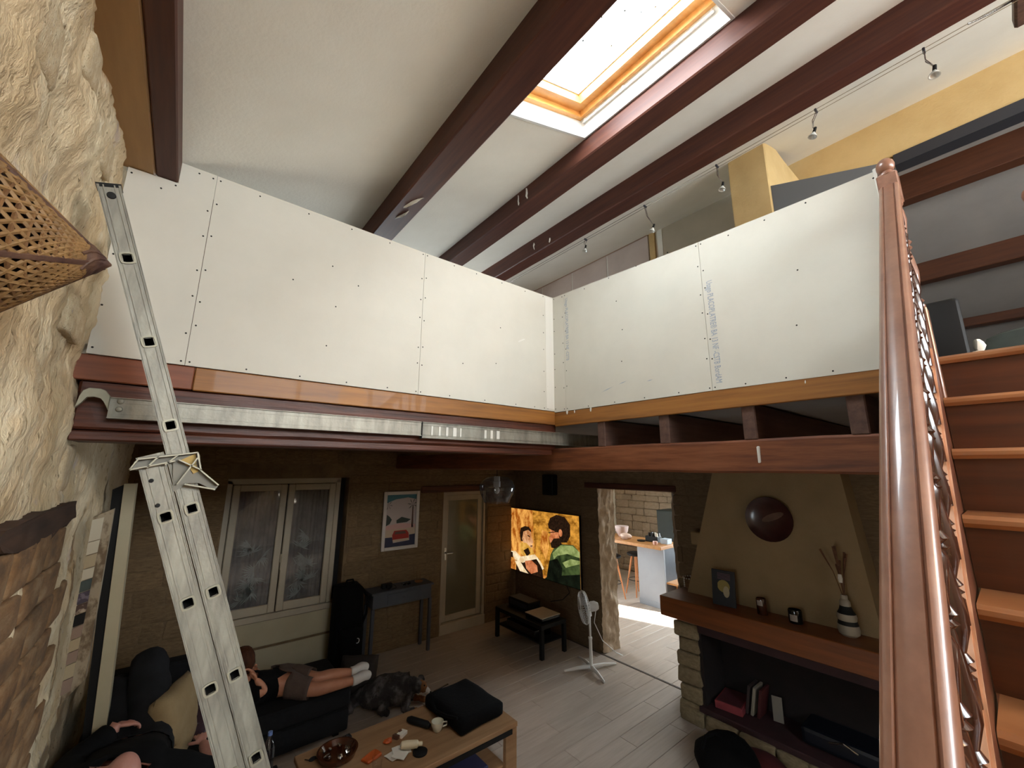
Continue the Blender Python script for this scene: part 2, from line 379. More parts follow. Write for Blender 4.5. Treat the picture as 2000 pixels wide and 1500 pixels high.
for i in range(22):
    y = 2.5+.19*i; x = 4.68
    for k in range(4):
        w = 1.2 if k else .5+.35*(i % 3)
        x0 = x if 2.6 < y < 3.8 else max(x, 5.0)
        if x0 < 8.6 and x+w-x0 > .05: o = plank(x0, y, min(x+w, 8.7)-x0)
        x += w
b = BM(); box(b, 4.652, 4.68, 2.7, 3.9, -.012, .004, .002)
obj('threshold_strip', b, M['joint'], fl)
b = BM(); box(b, -1.2, 9.2, YN, 2.45, -.011, -.0105); 
b.free()

# left rubble wall: a rough height field
def rough_wall(name, m, P, nu, nv, amp, sc, seed):
    """P(u,v,d) -> point; grid nu x nv pushed out by layered noise"""
    b = BM(); vs = []
    for i in range(nu+1):
        for j in range(nv+1):
            p = P(i/nu, j/nv, 0)
            q = Vector(p)*sc+Vector((seed, 0, 0))
            d = amp*(noise.noise(q)+.55*noise.noise(q*2.7)+.32*noise.noise(q*7)+.2*noise.noise(q*17))
            vs.append(b.verts.new(P(i/nu, j/nv, d)))
    for i in range(nu):
        for j in range(nv):
            a = i*(nv+1)+j; b.faces.new((vs[a], vs[a+nv+1], vs[a+nv+2], vs[a+1]))
    for f in b.faces: f.smooth = True
    return b
b = rough_wall('wall_left', None, lambda u, v, d: (XL-.035+d, .3+u*5.5, -.02+v*4.1), 310, 230, .035, 2.6, 3.1)
bmesh.ops.delete(b, geom=[f for f in b.faces if .5 < f.calc_center_median().y < 1.16 and 1.1 < f.calc_center_median().z < 1.8], context='FACES')
for (y0, y1, z0, z1) in ((YN-.3, .6, -.1, 4.3), (1.1, YF+.3, -.1, 4.3), (.6, 1.1, -.1, 1.2), (.6, 1.1, 1.7, 4.3)): box(b, -.6, -.43, y0, y1, z0, z1)
wl = struct('wall_left', b, M['stonewall'])
b = BM()                                                # small casement added out of view as fill for the lower room
for (y0, y1, z0, z1) in ((.6, .64, 1.2, 1.7), (1.06, 1.1, 1.2, 1.7), (.64, 1.06, 1.2, 1.24), (.64, 1.06, 1.66, 1.7)): box(b, -.58, -.52, y0, y1, z0, z1)
w5 = struct('window_5', b, M['sash'])
b = BM(); box(b, -.555, -.551, .64, 1.06, 1.24, 1.66); obj('pane', b, M['paneglass'], w5)
# stones that stand proud of the pointing, lintel and brick infill
def stone_mesh(seed, m, flat=.5):
    rr = random.Random(seed); b = BM()
    box(b, -.5, .5, -.5, .5, -.5, .5, .16, seg=2)
    for v in b.verts:
        v.co += .09*noise.noise_vector(v.co*2.3+Vector((seed*3.7, 0, 0)))
        v.co.x = max(-.52, min(.52, v.co.x)); v.co.z = max(-.52, min(.52, v.co.z))
    bmesh.ops.recalc_face_normals(b, faces=b.faces)
    for f in b.faces: f.smooth = True
    me = bpy.data.meshes.new('stone'); b.to_mesh(me); b.free(); me.materials.append(m); return me
def piece(name, me, parent, loc, sc, rot=(0, 0, 0)):
    o = bpy.data.objects.new(name, me); COL.objects.link(o); o.parent = parent; o.location = Vector(loc)-world_o(parent); o.scale = sc; o.rotation_euler = rot; return o
SL_ = [stone_mesh(i, M['stoneL']) for i in range(6)]
rs = random.Random(5)
for (y, z) in [(1.33, 3.42), (1.62, 3.66), (2.1, 3.6), (1.85, 2.66), (2.2, 2.95), (1.5, 2.52), (2.62, 2.40), (2.95, 2.36)]:
    piece('stone', SL_[rs.randrange(6)], wl, (XL-.062, y+rs.uniform(-.04, .04), z), (.075, rs.uniform(.14, .24), rs.uniform(.10, .2)), (rs.uniform(-.5, .1), 0, 0))
BR_ = [stone_mesh(20+i, M['brick']) for i in range(4)]
z = .35; k = 0
while z < 2.08:
    h = rs.uniform(.1, .17); y = 1.75+(.12 if k % 2 else 0)
    while y < 2.72+.1*(2.1-z):
        w = rs.uniform(.2, .36)
        piece('brick', BR_[rs.randrange(4)], wl, (XL-.052, y+w/2, z+h/2), (.095, w-.006, h-.006)); y += w
    z += h; k += 1
b = BM()
prism(b, [(1.72, 2.215), (1.80, 2.235), (2.1, 2.245), (2.55, 2.25), (2.80, 2.252), (2.84, 2.17), (2.62, 2.15), (2.34, 2.13), (2.0, 2.14), (1.8, 2.17)], 'x', XL-.09, XL-.004)
bmesh.ops.subdivide_edges(b, edges=list(b.edges), cuts=3, use_grid_fill=True); wobble(b, .012, 9)
obj('oak_lintel', b, mat('dark_old_oak', '2e1c10', '442c1a', .85, scale=(20, 3, 20), bump=.4), wl)

# coursed stone for the far wall and the right wall
FS_ = [stone_mesh(40+i, M['stone']) for i in range(10)]
GS_ = [stone_mesh(60+i, M['stoned']) for i in range(8)]
def courses(parent, axis, plane, u0, u1, z0, z1, holes, meshes, depth, seed, hh=(.1, .19), ww=(.18, .48), out=-1):
    r = random.Random(seed); z = z0; n = 0
    while z < z1-.05:
        h = min(r.uniform(*hh), z1-z); u = u0-r.uniform(0, .2)
        while u < u1:
            w = r.uniform(*ww); a, c = max(u, u0), min(u+w, u1)
            for (ha, hb, hc, hd) in holes:                  # clip against openings
                if z+h > hc+.02 and z < hd-.02:
                    if a < ha < c and c <= hb+ww[1]: c = min(c, ha)
                    elif a < hb < c and a >= ha-ww[1]: a = max(a, hb)
                    elif a >= ha and c <= hb: c = a
            if c-a > .06:
                sc = (c-a-.005, depth*r.uniform(.9, 1.1), h-.005); cu = (a+c)/2
                if axis == 'x': piece('stone', r.choice(meshes), parent, (cu, plane, z+h/2), sc)
                else: piece('stone', r.choice(meshes), parent, (plane, cu, z+h/2), (sc[1], sc[0], sc[2]))
                n += 1
            u += w
        z += h
    return n
# far wall (window, picture, door)
WX0, WX1, WZ0, WZ1 = .45, 1.80, .10, 2.27          # window niche
DX0, DX1, DZ1 = 3.25, 4.06, 2.03                    # door
b = BM()
for (x0, x1, z0, z1) in [(XL-.1, WX0, -.1, 2.85), (WX0, WX1, WZ1, 2.85), (WX1, DX0, -.1, 2.85), (DX0, DX1, DZ1, 2.85), (DX1, XR+.2, -.1, 2.85)]:
    box(b, x0, x1, YF, YF+.3, z0, z1)
box(b, WX0, WX1, YF+.12, YF+.3, -.1, .74); box(b, WX0, WX1, YF+.2, YF+.3, .7, 2.3); box(b, DX0, DX1, YF+.2, YF+.3, -.1, 2.1)
for (x0, x1, z0, z1) in ((XL-.1, 1.4, 2.8, 5.9), (2.5, XR+.3, 2.8, 5.9), (1.4, 2.5, 2.8, 3.25), (1.4, 2.5, 4.15, 5.9)): box(b, x0, x1, YF+.2, YF+.4, z0, z1)
wf = struct('wall_far', b, M['mortar'])
courses(wf, 'x', YF+.017, XL, 4.68, .0, 2.62, [(WX0-.01, WX1+.02, 0, WZ1+.05), (DX0-.02, DX1+.02, 0, DZ1+.03)], FS_, .05, 11)
b = BM(); box(b, WX0, WX1, YF+.10, YF+.121, .02, .355, .006)
obj('niche_panel', b, M['cream'], wf)
b = BM(); box(b, WX0, WX1, YF+.095, YF+.121, .385, .70, .006); obj('niche_panel', b, M['cream'], wf)
b = BM(); box(b, 2.86, 4.0, YF-.035, YF+.1, 2.03, 2.13, .008); obj('door_lintel', b, M['beamx'], wf)

# window: frame, two sashes with lace behind the panes, handle
w2 = bpy.data.objects.new('window_1', None); COL.objects.link(w2); w2['kind'] = 'structure'; w2.location = (1.1, YF+.12, .72); ORG['window_1'] = Vector(w2.location)
yb = YF+.12; wx0, wx1, wz0, wz1 = .47, 1.70, .70, 2.25
b = BM(); box(b, wx0-.02, wx1+.02, yb-.03, yb+.05, wz1-.05, wz1+.02, .006); box(b, wx0-.02, wx0+.04, yb-.03, yb+.05, wz0, wz1, .006); box(b, wx1-.04, wx1+.02, yb-.03, yb+.05, wz0, wz1, .006)
box(b, wx0-.02, wx1+.02, yb-.06, yb+.05, wz0-.04, wz0+.03, .008)
obj('window_frame', b, M['sash'], w2)
for i, (a, c) in enumerate(((wx0+.045, 1.083), (1.095, wx1-.045))):
    b = BM(); t = .075
    box(b, a, a+t, yb-.045, yb, wz0+.035, wz1-.055, .008); box(b, c-t, c, yb-.045, yb, wz0+.035, wz1-.055, .008)
    box(b, a+t, c-t, yb-.043, yb, wz1-.055-t, wz1-.055, .006); box(b, a+t, c-t, yb-.043, yb, wz0+.035, wz0+.035+t+.02, .006)
    s = obj('sash', b, M['sash'], w2)
    b = BM(); box(b, a+t, c-t, yb-.024, yb-.02, wz0+.13, wz1-.13); obj('pane', b, M['paneglass'], s)
    b = BM(); n = 26                                       # lace curtain with folds
    vs = [[b.verts.new((a+t+(c-a-2*t)*k/n, yb+.012+.008*math.sin(k*1.9+i), zz)) for k in range(n+1)] for zz in (wz0+.12, wz1-.12)]
    for k in range(n): b.faces.new((vs[0][k], vs[0][k+1], vs[1][k+1], vs[1][k]))
    cu = obj('lace_curtain', b, M['lace'], s, True)
    b = BM(); r = random.Random(3+i)
    for q in range(9):                                     # frond pattern woven into the lace
        cx = r.uniform(a+t+.08, c-t-.08); cz = wz0+.2+(q*.107)+r.uniform(-.03, .03) if q < 7 else wz0+.25+r.uniform(0, .25)
        base = r.uniform(0, 6.28)
        for k in range(11):
            an = base+(k-5)*.3; l = r.uniform(.08, .15); d = Vector((math.cos(an), 0, math.sin(an))); s2 = Vector((-d.z, 0, d.x))
            p0 = Vector((cx, yb-.004, cz)); pts = [p0, p0+d*l*.5+s2*.007, p0+d*l+s2*.02*math.sin(k), p0+d*l*.5-s2*.007]
            if all(a+t < p.x < c-t and wz0+.13 < p.z < wz1-.14 for p in pts): poly(b, pts)
    obj('leaf_pattern', b, M['leaf'], s, kind='stuff')
b = BM(); box(b, 1.078, 1.10, yb-.062, yb-.04, 1.28, 1.38, .006); box(b, 1.083, 1.095, yb-.085, yb-.06, 1.20, 1.345, .005); obj('window_handle', b, M['sash'], w2)
b = BM(); box(b, WX0, WX1, YF+.17, YF+.2, .7, 2.27); obj('closed_shutter', b, M['black'], w2)

b = BM()                                                # gable window added unseen behind the parapet to brighten the upper storey
for (x0, x1, z0, z1) in ((1.4, 1.44, 3.25, 4.15), (2.46, 2.5, 3.25, 4.15), (1.44, 2.46, 3.25, 3.29), (1.44, 2.46, 4.11, 4.15)): box(b, x0, x1, YF+.27, YF+.33, z0, z1)
w6 = struct('window_6', b, M['sash'])
b = BM(); box(b, 1.44, 2.46, YF+.298, YF+.302, 3.29, 4.11); obj('pane', b, M['paneglass'], w6)
# glazed door in the far wall
d1 = bpy.data.objects.new('door_1', None); COL.objects.link(d1); d1['kind'] = 'structure'; d1.location = (3.65, YF+.05, 0); ORG['door_1'] = Vector(d1.location)
b = BM(); box(b, DX0, DX0+.045, YF+.01, YF+.12, 0, DZ1, .005); box(b, DX1-.045, DX1, YF+.01, YF+.12, 0, DZ1, .005); box(b, DX0+.045, DX1-.045, YF+.01, YF+.12, DZ1-.05, DZ1, .005); box(b, DX0, DX1, YF-.01, YF+.16, 0, .14, .006)
obj('door_frame', b, M['sash'], d1)
b = BM(); y0, y1 = YF+.04, YF+.085
box(b, DX0+.05, DX0+.12, y0, y1, .15, DZ1-.055, .006); box(b, DX1-.14, DX1-.05, y0, y1, .15, DZ1-.055, .006); box(b, DX0+.12, DX1-.14, y0+.002, y1, DZ1-.135, DZ1-.055, .005); box(b, DX0+.12, DX1-.14, y0+.002, y1, .15, .24, .005)
lf = obj('door_leaf', b, M['sash'], d1)
b = BM(); box(b, DX0+.12, DX1-.14, y0+.015, y0+.025, .24, DZ1-.135); obj('pane', b, M['frost'], lf)
b = BM(); cyl(b, (DX0+.085, y0, 1.12), (DX0+.085, y0-.045, 1.12), .01); bar(b, (DX0+.08, y0-.045, 1.12), (DX0+.2, y0-.045, 1.12), .016, .02, bev=.004); box(b, DX0+.068, DX0+.102, y0-.006, y0, 1.02, 1.2, .004)
obj('door_handle', b, M['chrome'], lf)

# right wall: lower storey with opening, upper storey with chimney breast and bulkhead
OY0, OY1, OZ = 2.75, 3.86, 2.12
b = BM(); T = .3
box(b, XR, XR+T, YN-.1, OY0-.12, -.1, 2.86); box(b, XR, XR+T, OY1, YF+.1, -.1, 2.86); box(b, XR, XR+T, OY0-.12, OY1, OZ, 2.86)
wr = struct('wall_right', b, M['mortard'])
courses(wr, 'y', XR+.015, .0, 5.69, .02, 2.6, [(OY0-.05, OY1+.01, 0, OZ+.1)], GS_, .045, 23)
b = rough_wall('x', None, lambda u, v, d: (XR-.012+.312*u, OY1-.012-.04*u-d*.7, v*OZ), 18, 80, .035, 7, 9)
obj('jamb_face', b, M['jamb'], wr)
b = rough_wall('x', None, lambda u, v, d: (XR-.012+.312*u, OY0-.03+d*.8, v*OZ), 16, 70, .03, 7, 19)
obj('jamb_face', b, M['jamb'], wr)
b = BM(); box(b, XR-.03, XR+.2, 2.65, 4.08, 2.125, 2.2, .008); obj('opening_lintel', b, M['beam'], wr)
b = BM()                                                     # upper storey
ZT = ceil_z(XR)+.1
box(b, XR, XR+.2, 1.272, 2.70, 2.85, ZT); box(b, XR, XR+.2, 2.70, YF+.2, 2.85, ZT)
wu = struct('trim_1', b, M['taupe'])
b = BM(); box(b, XR-.01, XR+.2, YN, 1.272, 5.205, ZT)
# sloping underside of the bulkhead next to the chimney
prism(b, [(1.272, 5.49), (1.272, 5.2), (.30, 5.2)], 'x', XR-.012, XR+.19)
struct('trim_2', b, M['creamwall'])
b = BM(); box(b, XR-.03, XR+.12, YN, .28, 5.10, 5.205); struct('trim_3', b, M['steel'])
b = BM(); prism(b, [(.984, 4.835), (.984, 2.88), (.28, 2.88), (.28, 4.60)], 'x', 3.70, 3.74); gp = obj('grey_panel', b, M['slate'], loc=(3.72, .6, 2.88)); tag(gp, 'slate grey board standing right of the ochre chimney breast', 'panel')
b = BM(); box(b, 3.69, XR+.05, .985, 1.30, 2.88, ceil_z(3.69)+.12, .01); wobble(b, .01, 6)
bmesh.ops.subdivide_edges(b, edges=b.edges, cuts=5, use_grid_fill=True); wobble(b, .012, 5, 4)
struct('trim_4', b, M['creamwall'])
b = BM(); box(b, XR-.03, XR, 2.672, 2.752, 2.9, 5.685); struct('trim_5', b, M['creamwall'])
b = BM(); box(b, XR-.006, XR, 2.57, 2.66, 2.9, 5.66); struct('trim_6', b, M['plaster'])
t = thing('plastic_covered_panel', 'glossy lilac sheet covered panel high on the upper wall left of the cream strip', 'panel', (XR-.02, 4.2, 2.9))
for i in range(4):
    y0 = 2.765+i*.72; b = BM(); box(b, XR-.035, XR-.004, y0, y0+.70, 2.9, 5.60, .006); obj('sheet', b, M['lilac'], t)
    b = BM(); box(b, XR-.028, XR-.004, y0+.70, y0+.72, 2.9, 5.60); obj('joint_strip', b, M['tape'], t)
b = BM(); box(b, XR-.05, XR-.004, 2.765, 5.66, 5.60, 5.655, .004); obj('top_batten', b, mat('pale_pink_wood', 'a98d77', '987b66', .6, scale=(20, 2, 20)), t)

# roof plane with the skylight cut out, and the far pitch
SX0, SX1, SY0, SY1 = 1.15, 1.872, .56, 1.53
b = BM(); TH = .26
def cz(x, d=0): return ceil_z(x)+d
for (x0, x1, y0, y1) in [(XL-.3, SX0, YN-.2, YF+.4), (SX1, XR+.02, YN-.2, YF+.4), (SX0, SX1, YN-.2, SY0), (SX0, SX1, SY1, YF+.4)]:
    prism(b, [(x0, cz(x0)), (x1, cz(x1)), (x1, cz(x1, TH)), (x0, cz(x0, TH))], 'y', y0, y1)
struct('ceiling', b, M['plaster'])
RX = XR+.1; RZ = ceil_z(RX)
b = BM(); prism(b, [(RX, RZ-.02), (RX, RZ+.2), (9.6, RZ+.2-SL*(9.6-RX)), (9.6, RZ-.02-SL*(9.6-RX))], 'y', YN-.2, 6.3)
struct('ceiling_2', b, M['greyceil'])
b = BM()                                                # near wall behind the camera, its wide upper window added as fill
for (x0, x1, z0, z1) in ((-.7, .2, -.1, 6.2), (4.4, 9.6, -.1, 6.2), (.2, 4.4, -.1, 3.2), (.2, 4.4, 4.5, 6.2)): box(b, x0, x1, YN-.3, YN-.1, z0, z1)
struct('wall_near', b, M['plaster'])
b = BM()
for (x0, x1, z0, z1) in ((.2, .27, 3.2, 4.5), (4.33, 4.4, 3.2, 4.5), (1.56, 1.63, 3.27, 4.43), (2.96, 3.03, 3.27, 4.43), (.27, 4.33, 3.2, 3.27), (.27, 4.33, 4.43, 4.5)): box(b, x0, x1, YN-.25, YN-.18, z0, z1)
w3 = struct('window_3', b, M['pine'])
b = BM(); box(b, .27, 4.33, YN-.22, YN-.216, 3.27, 4.43); obj('pane', b, M['paneglass'], w3)
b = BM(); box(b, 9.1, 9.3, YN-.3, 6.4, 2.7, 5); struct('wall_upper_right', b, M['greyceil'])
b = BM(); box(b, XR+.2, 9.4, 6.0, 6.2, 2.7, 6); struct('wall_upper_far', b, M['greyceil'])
# mezzanine floors
b = BM(); box(b, XL-.05, XR+.3, YP+.004, YF+.2, 2.775, 2.884); box(b, XP+.012, 9.2, YN-.1, YP+.02, 2.775, 2.872)
struct('floor_mezzanine', b, M['greyceil'])

# skylight
wv = bpy.data.objects.new('window_2', None); COL.objects.link(wv); wv['kind'] = 'structure'; wv.location = (1.5, 1.05, cz(1.5)); ORG['window_2'] = Vector(wv.location)
nrm = Vector((-math.sin(PITCH), 0, math.cos(PITCH))); upv = Vector((math.cos(PITCH), 0, math.sin(PITCH)))
def sk(x, y, d): return Vector((x, y, cz(x)))+nrm*d
def skbox(bm, x0, x1, y0, y1, d0, d1):
    vs = [bm.verts.new(sk(x, y, d)) for d in (d0, d1) for (x, y) in ((x0, y0), (x1, y0), (x1, y1), (x0, y1))]
    for f in ((0, 1, 2, 3), (7, 6, 5, 4), (0, 4, 5, 1), (1, 5, 6, 2), (2, 6, 7, 3), (3, 7, 4, 0)): bm.faces.new([vs[i] for i in f])
def ring(bm, e, t, d0, d1):
    x0, x1, y0, y1 = SX0+e, SX1-e, SY0+e, SY1-e
    skbox(bm, x0, x0+t, y0, y1, d0, d1); skbox(bm, x1-t, x1, y0, y1, d0, d1); skbox(bm, x0+t, x1-t, y0, y0+t, d0, d1); skbox(bm, x0+t, x1-t, y1-t, y1, d0, d1)
b = BM(); ring(b, -.012, .016, -.002, .13); obj('reveal_lining', b, mat('reveal_white', 'd5d7d4', None, .7), wv)
b = BM(); ring(b, .0, .035, .115, .19); obj('skylight_frame', b, M['pine'], wv)
b = BM(); ring(b, .028, .07, .15, .235); ss = obj('sash', b, M['pine'], wv)
b = BM(); ring(b, .093, .012, .205, .227); obj('gasket', b, mat('grey_gasket', 'b4bac2', None, .6), ss)
b = BM(); skbox(b, SX0+.09, SX1-.09, SY0+.09, SY1-.09, .228, .236); gl = obj('pane', b, M['paneglass'], ss)
b = BM(); r = random.Random(8)
for i in range(16):
    x, y = r.uniform(SX0+.15, SX1-.15), r.uniform(SY0+.12, SY1-.12); ball(b, sk(x, y, .2375), (r.uniform(.003, .008),)*2+(.0012,), 6)
obj('dirt_specks', b, mat('grey_dirt', '55585a', None, .9), ss, kind='stuff')
b = BM(); p0 = sk(SX1-.018, SY0+.06, .085); p1 = sk(SX1-.018, SY1-.03, .085); tube(b, [p0, p1], .007, 8)
bl = obj('curtain_rail', b, M['white'], wv, True)
for y in (SY0+.07, SY0+.35, SY0+.62, SY1-.04):
    b = BM(); tube(b, [sk(SX1-.002, y, .11), sk(SX1-.02, y, .085)], .008, 6); obj('rail_bracket', b, M['white'], bl)

# glowing globe added out of view behind the camera as warm fill
t = thing('paper_globe_lamp', 'warm paper globe lamp hanging behind the camera over the landing', 'lamp', (2.2, -2.3, 4.2))
b = BM(); ball(b, (2.2, -2.3, 3.6), .24, 20); obj('globe', b, emis('warm_paper', 'ffc488', 62), t, True)
b = BM(); tube(b, [(2.2, -2.3, 3.84), (2.2, -2.3, cz(2.2))], .004, 6); obj('flex', b, M['black'], t)
# ================================================================== TIMBER
def purlin(x0, wd, dp, label, y1=YF+.2):
    b = BM(); box(b, x0, x0+wd, YN, y1, cz(x0)-dp, cz(x0)+.01+SL*wd, .008)
    bmesh.ops.subdivide_edges(b, edges=[e for e in b.edges if e.calc_length() > 2], cuts=24, use_grid_fill=True)
    wobble(b, .006, 1.7, x0*5)
    o = obj('roof_purlin', b, M['beam'], loc=(x0+wd/2, 1, cz(x0)-dp)); tag(o, label, 'beam'); return o
P1 = purlin(.895, .155, .17, 'dark mahogany roof beam left of the skylight')
P2 = purlin(1.885, .16, .15, 'dark mahogany roof beam along the right edge of the skylight, catching its light')
P3 = purlin(2.78, .165, .19, 'dark mahogany roof beam with the lamp cable strung along it')
# plaster streaks smeared on the beams
for P, pts in ((P1, [((.97, 2.25, cz(.895)-.175), .12), ((.97, 2.42, cz(.895)-.175), .1)]), (P2, [((1.88, 2.15, cz(1.885)-.07), .1), ((1.88, 2.25, cz(1.885)-.08), .09)]), (P3, [((2.775, 3.05, cz(2.78)-.1), .08), ((2.775, 2.8, cz(2.78)-.14), .05)])):
    for (c, l) in pts:
        b = BM(); g = ball(b, c, (.006 if P is not P1 else .010, .008 if P is not P1 else l*.8, l*.55 if P is not P1 else .004), 10, (0, 0, .3))
        for v in g: v.co += .010*noise.noise_vector(v.co*45)
        obj('plaster_smear', b, M['tape'], P)
b = BM(); box(b, -.47, -.279, YN, 2.447, 3.80, 4.2, .006); o = obj('wall_timber', b, M['tanbeam'], loc=(-.37, 1, 3.8)); tag(o, 'unstained tan timber under the ceiling against the rubble wall', 'beam')
b = BM(); box(b, -.277, -.193, YN, 2.436, 3.80, 3.925, .006); o = obj('wall_timber', b, M['beam'], loc=(-.23, 1, 3.8)); tag(o, 'dark stained timber beside the tan timber at the top left', 'beam')
for i, (a0, a1) in enumerate(((28.7, 26.0), (20.1, 18.0), (14.0, 13.0))):
    # purlins under the far pitch, at the same angles above the camera
    c = RZ-HC-.02+SL*RX
    X = c/(math.tan(math.radians(a0))+SL); d = (X+.06)*(math.tan(math.radians(a0))-math.tan(math.radians(a1)))*.9
    z = RZ-.02-SL*(X-RX)
    b = BM(); box(b, X-.02, X+.14, YN, 5.9, z-d+.02, z+.01, .008)
    o = obj('far_purlin', b, mat('brown_purlin', '46281a', '55321f', .6, scale=(20, 2, 20), spec=.3), loc=(X, 0, z-d)); tag(o, ['brown roof beam on the far pitch, the topmost behind the newel post', 'brown roof beam on the far pitch, the middle one of three behind the stair', 'brown roof beam on the far pitch, lowest, just above the office chair'][i], 'beam')

# ---- beam, joists and fascia under the mezzanine
b = BM(); box(b, XP-.01, XP+.21, -1.5, YF+.02, 2.385, 2.568, .012)
bmesh.ops.subdivide_edges(b, edges=[e for e in b.edges if e.calc_length() > 2], cuts=30, use_grid_fill=True); wobble(b, .006, 2.2, 3)
mb = obj('main_beam', b, M['beamw'], loc=(XP+.1, 2, 2.385)); tag(mb, 'worn brown floor beam carrying the right side of the mezzanine', 'beam')
b = BM()
g = box(b, XP-.019, XP-.006, .872, .884, 2.44, 2.53, .004)
wobble(b, .006, 40); obj('paint_drip', b, M['tape'], mb)
for i, y in enumerate((2.02, 1.43-.03+.03, .918, .445, -.05)):
    y0 = {0: 1.916, 1: 1.397, 2: .877, 3: .403, 4: -.1}[i]; b = BM(); box(b, XP-.004+.08*(i == 4), XR+.02, y0, y0+.072, 2.566, 2.765, .006)
    o = obj('floor_joist', b, M['joist'], loc=(XP, y0+.036, 2.566)); 
    tag(o, ['floor joist on the main beam at the end of the lying ladder', 'second floor joist on the main beam from the inner corner', 'third floor joist on the main beam from the inner corner', 'fourth floor joist on the main beam, with a pale scuff, next to the handrail', 'floor joist on the main beam behind the handrail'][i], 'joist')
b = BM(); box(b, XL-.03, XP+.02, YP+.002, YP+.2, 2.56, 2.772, .01); 
bmesh.ops.subdivide_edges(b, edges=[e for e in b.edges if e.calc_length() > 1], cuts=40, use_grid_fill=True); wobble(b, .008, 5, 2)
lb = obj('edge_beam', b, M['beamx'], loc=(1, YP+.1, 2.56)); tag(lb, 'rough dark edge beam under the left parapet behind the lying ladder', 'beam')
b = BM(); box(b, XL-.03, XP-.03, YP+.006, YP+.24, 2.515, 2.558, .006); o = obj('edge_plank', b, M['beamx'], loc=(1, YP+.1, 2.515)); tag(o, 'thin dark plank nailed along the bottom of the rough edge beam', 'plank')
for i, y in enumerate((3.2, 4.0, 4.8)):
    b = BM(); box(b, XL-.02, XP+.0, y, y+.08, 2.6, 2.775, .006); o = obj('floor_joist', b, M['beamx'], loc=(1, y, 2.6))
    tag(o, ['nearest joist in the dark above the sofa', 'middle joist in the dark above the sofa', 'far joist in the dark above the window'][i], 'joist')
b = BM(); box(b, XL-.06, .085-.09, YP-.022, YP+.0, 2.768, 2.878, .004); o = obj('fascia_board', b, M['fasciad'], loc=(-.1, YP, 2.768)); tag(o, 'short brown fascia board under the leftmost plasterboard, crossed by the ladder', 'board')
b = BM(); box(b, -.003, XP-.0, YP-.022, YP+.0, 2.766, 2.878, .004); o = obj('fascia_board', b, M['fascia'], loc=(1.2, YP, 2.766)); tag(o, 'long orange fascia board under the cream left parapet', 'board')
b = BM(); box(b, XP-.022, XP+.002, .15, YP-.023, 2.752, 2.868, .004); fr = obj('fascia_board', b, M['fascia'], loc=(XP, 1.2, 2.752)); tag(fr, 'orange fascia board under the white right parapet', 'board')
for y, z, s in ((2.28, 2.862, .02), (2.2, 2.858, .014), (2.03, 2.858, .02), (.62, 2.845, .008)):
    b = BM(); ball(b, (XP-.022, y, z), (.003, s*.5, s), 8); wobble(b, .004, 40); obj('filler_dab', b, M['tape'], fr)

# ---- parapet plasterboards
def screws(parent, pts, n):
    b = BM(); n = Vector(n)
    for p in pts: lathe(b, [(.0042, -.004), (.0046, .0008), (.002, .0012)], p, 6, n)
    obj('screw_heads', b, M['screw'], parent, kind='stuff')
def bd(name, label, bm, loc): o = obj(name, bm, M['board'], loc=loc); tag(o, label, 'plasterboard'); return o
YB = YP-.024; TB = .013
def lp(pts): b = BM(); prism(b, pts, 'y', YB, YB+TB); return b
def colz(x0, z0, z1, n, jit=.0): return [(x0, YB, z0+(z1-z0)*k/(n-1)+random.uniform(-.03, .03)*(0 < k < n-1)) for k in range(n)]
b1 = bd('plasterboard', 'narrow left plasterboard notched under the ceiling timbers beside the rubble wall', lp([(-.375, 2.882), (-.047, 2.882), (-.047, 3.913), (-.192, 3.915), (-.192, 3.797), (-.375, 3.795)]), (-.2, YB, 2.88))
screws(b1, colz(-.36, 2.91, 3.77, 5)+colz(-.062, 2.9, 3.89, 7)+[(-.2, YB, 3.78), (-.25, YB, 3.74), (-.12, YB, 3.89)], (0, -1, 0))
b2 = bd('plasterboard', 'widest cream plasterboard in the middle of the left parapet', lp([(-.045, 2.882), (1.160, 2.882), (1.160, 3.906), (-.045, 3.913)]), (.55, YB, 2.88))
screws(b2, colz(-.03, 2.9, 3.89, 7)+colz(1.145, 2.9, 3.89, 7)+[(x, YB, 2.9) for x in (.2, .45, .7, .95)]+[(x, YB, 3.885) for x in (.15, .4, .65, .9)]+[(.57, YB, 3.1), (.6, YB, 3.35), (.56, YB, 3.6), (.36, YB, 3.45), (.72, YB, 3.52)], (0, -1, 0))
b3 = bd('plasterboard', 'cream plasterboard of the left parapet that ends at the inner corner', lp([(1.162, 2.882), (2.452, 2.882), (2.452, 3.918), (1.162, 3.906)]), (1.8, YB, 2.88))
screws(b3, colz(1.178, 2.9, 3.89, 7)+colz(2.31, 2.9, 3.9, 7)+colz(2.35, 2.9, 3.9, 6)+[(x, YB, 2.9) for x in (1.4, 1.7, 2.0, 2.2)]+[(x, YB, 3.888) for x in (1.4, 1.6, 1.85, 2.1)]+[(1.8, YB, 3.2), (1.84, YB, 3.5), (1.5, YB, 3.15)], (0, -1, 0))
b = BM(); box(b, 2.335, XP-.012, YB-.0012, YB, 2.9, 3.905); obj('joint_tape', b, M['tape'], b3)
b = BM(); g = ball(b, (2.06, YB, 3.44), (.045, .0015, .007), 10, (0, -.5, 0)); obj('filler_scratch', b, M['tape'], b3)
XB = XP-.024
def rp(pts): b = BM(); prism(b, pts, 'x', XB, XB+TB); return b
def colr(y, z0, z1, n): return [(XB, y, z0+(z1-z0)*k/(n-1)+random.uniform(-.03, .03)*(0 < k < n-1)) for k in range(n)]
b4 = bd('plasterboard', 'narrow strip of white plasterboard at the inner corner of the right parapet', rp([(2.292, 2.872), (YB-.001, 2.873), (YB-.001, 3.917), (2.292, 3.912)]), (XB, 2.36, 2.87))
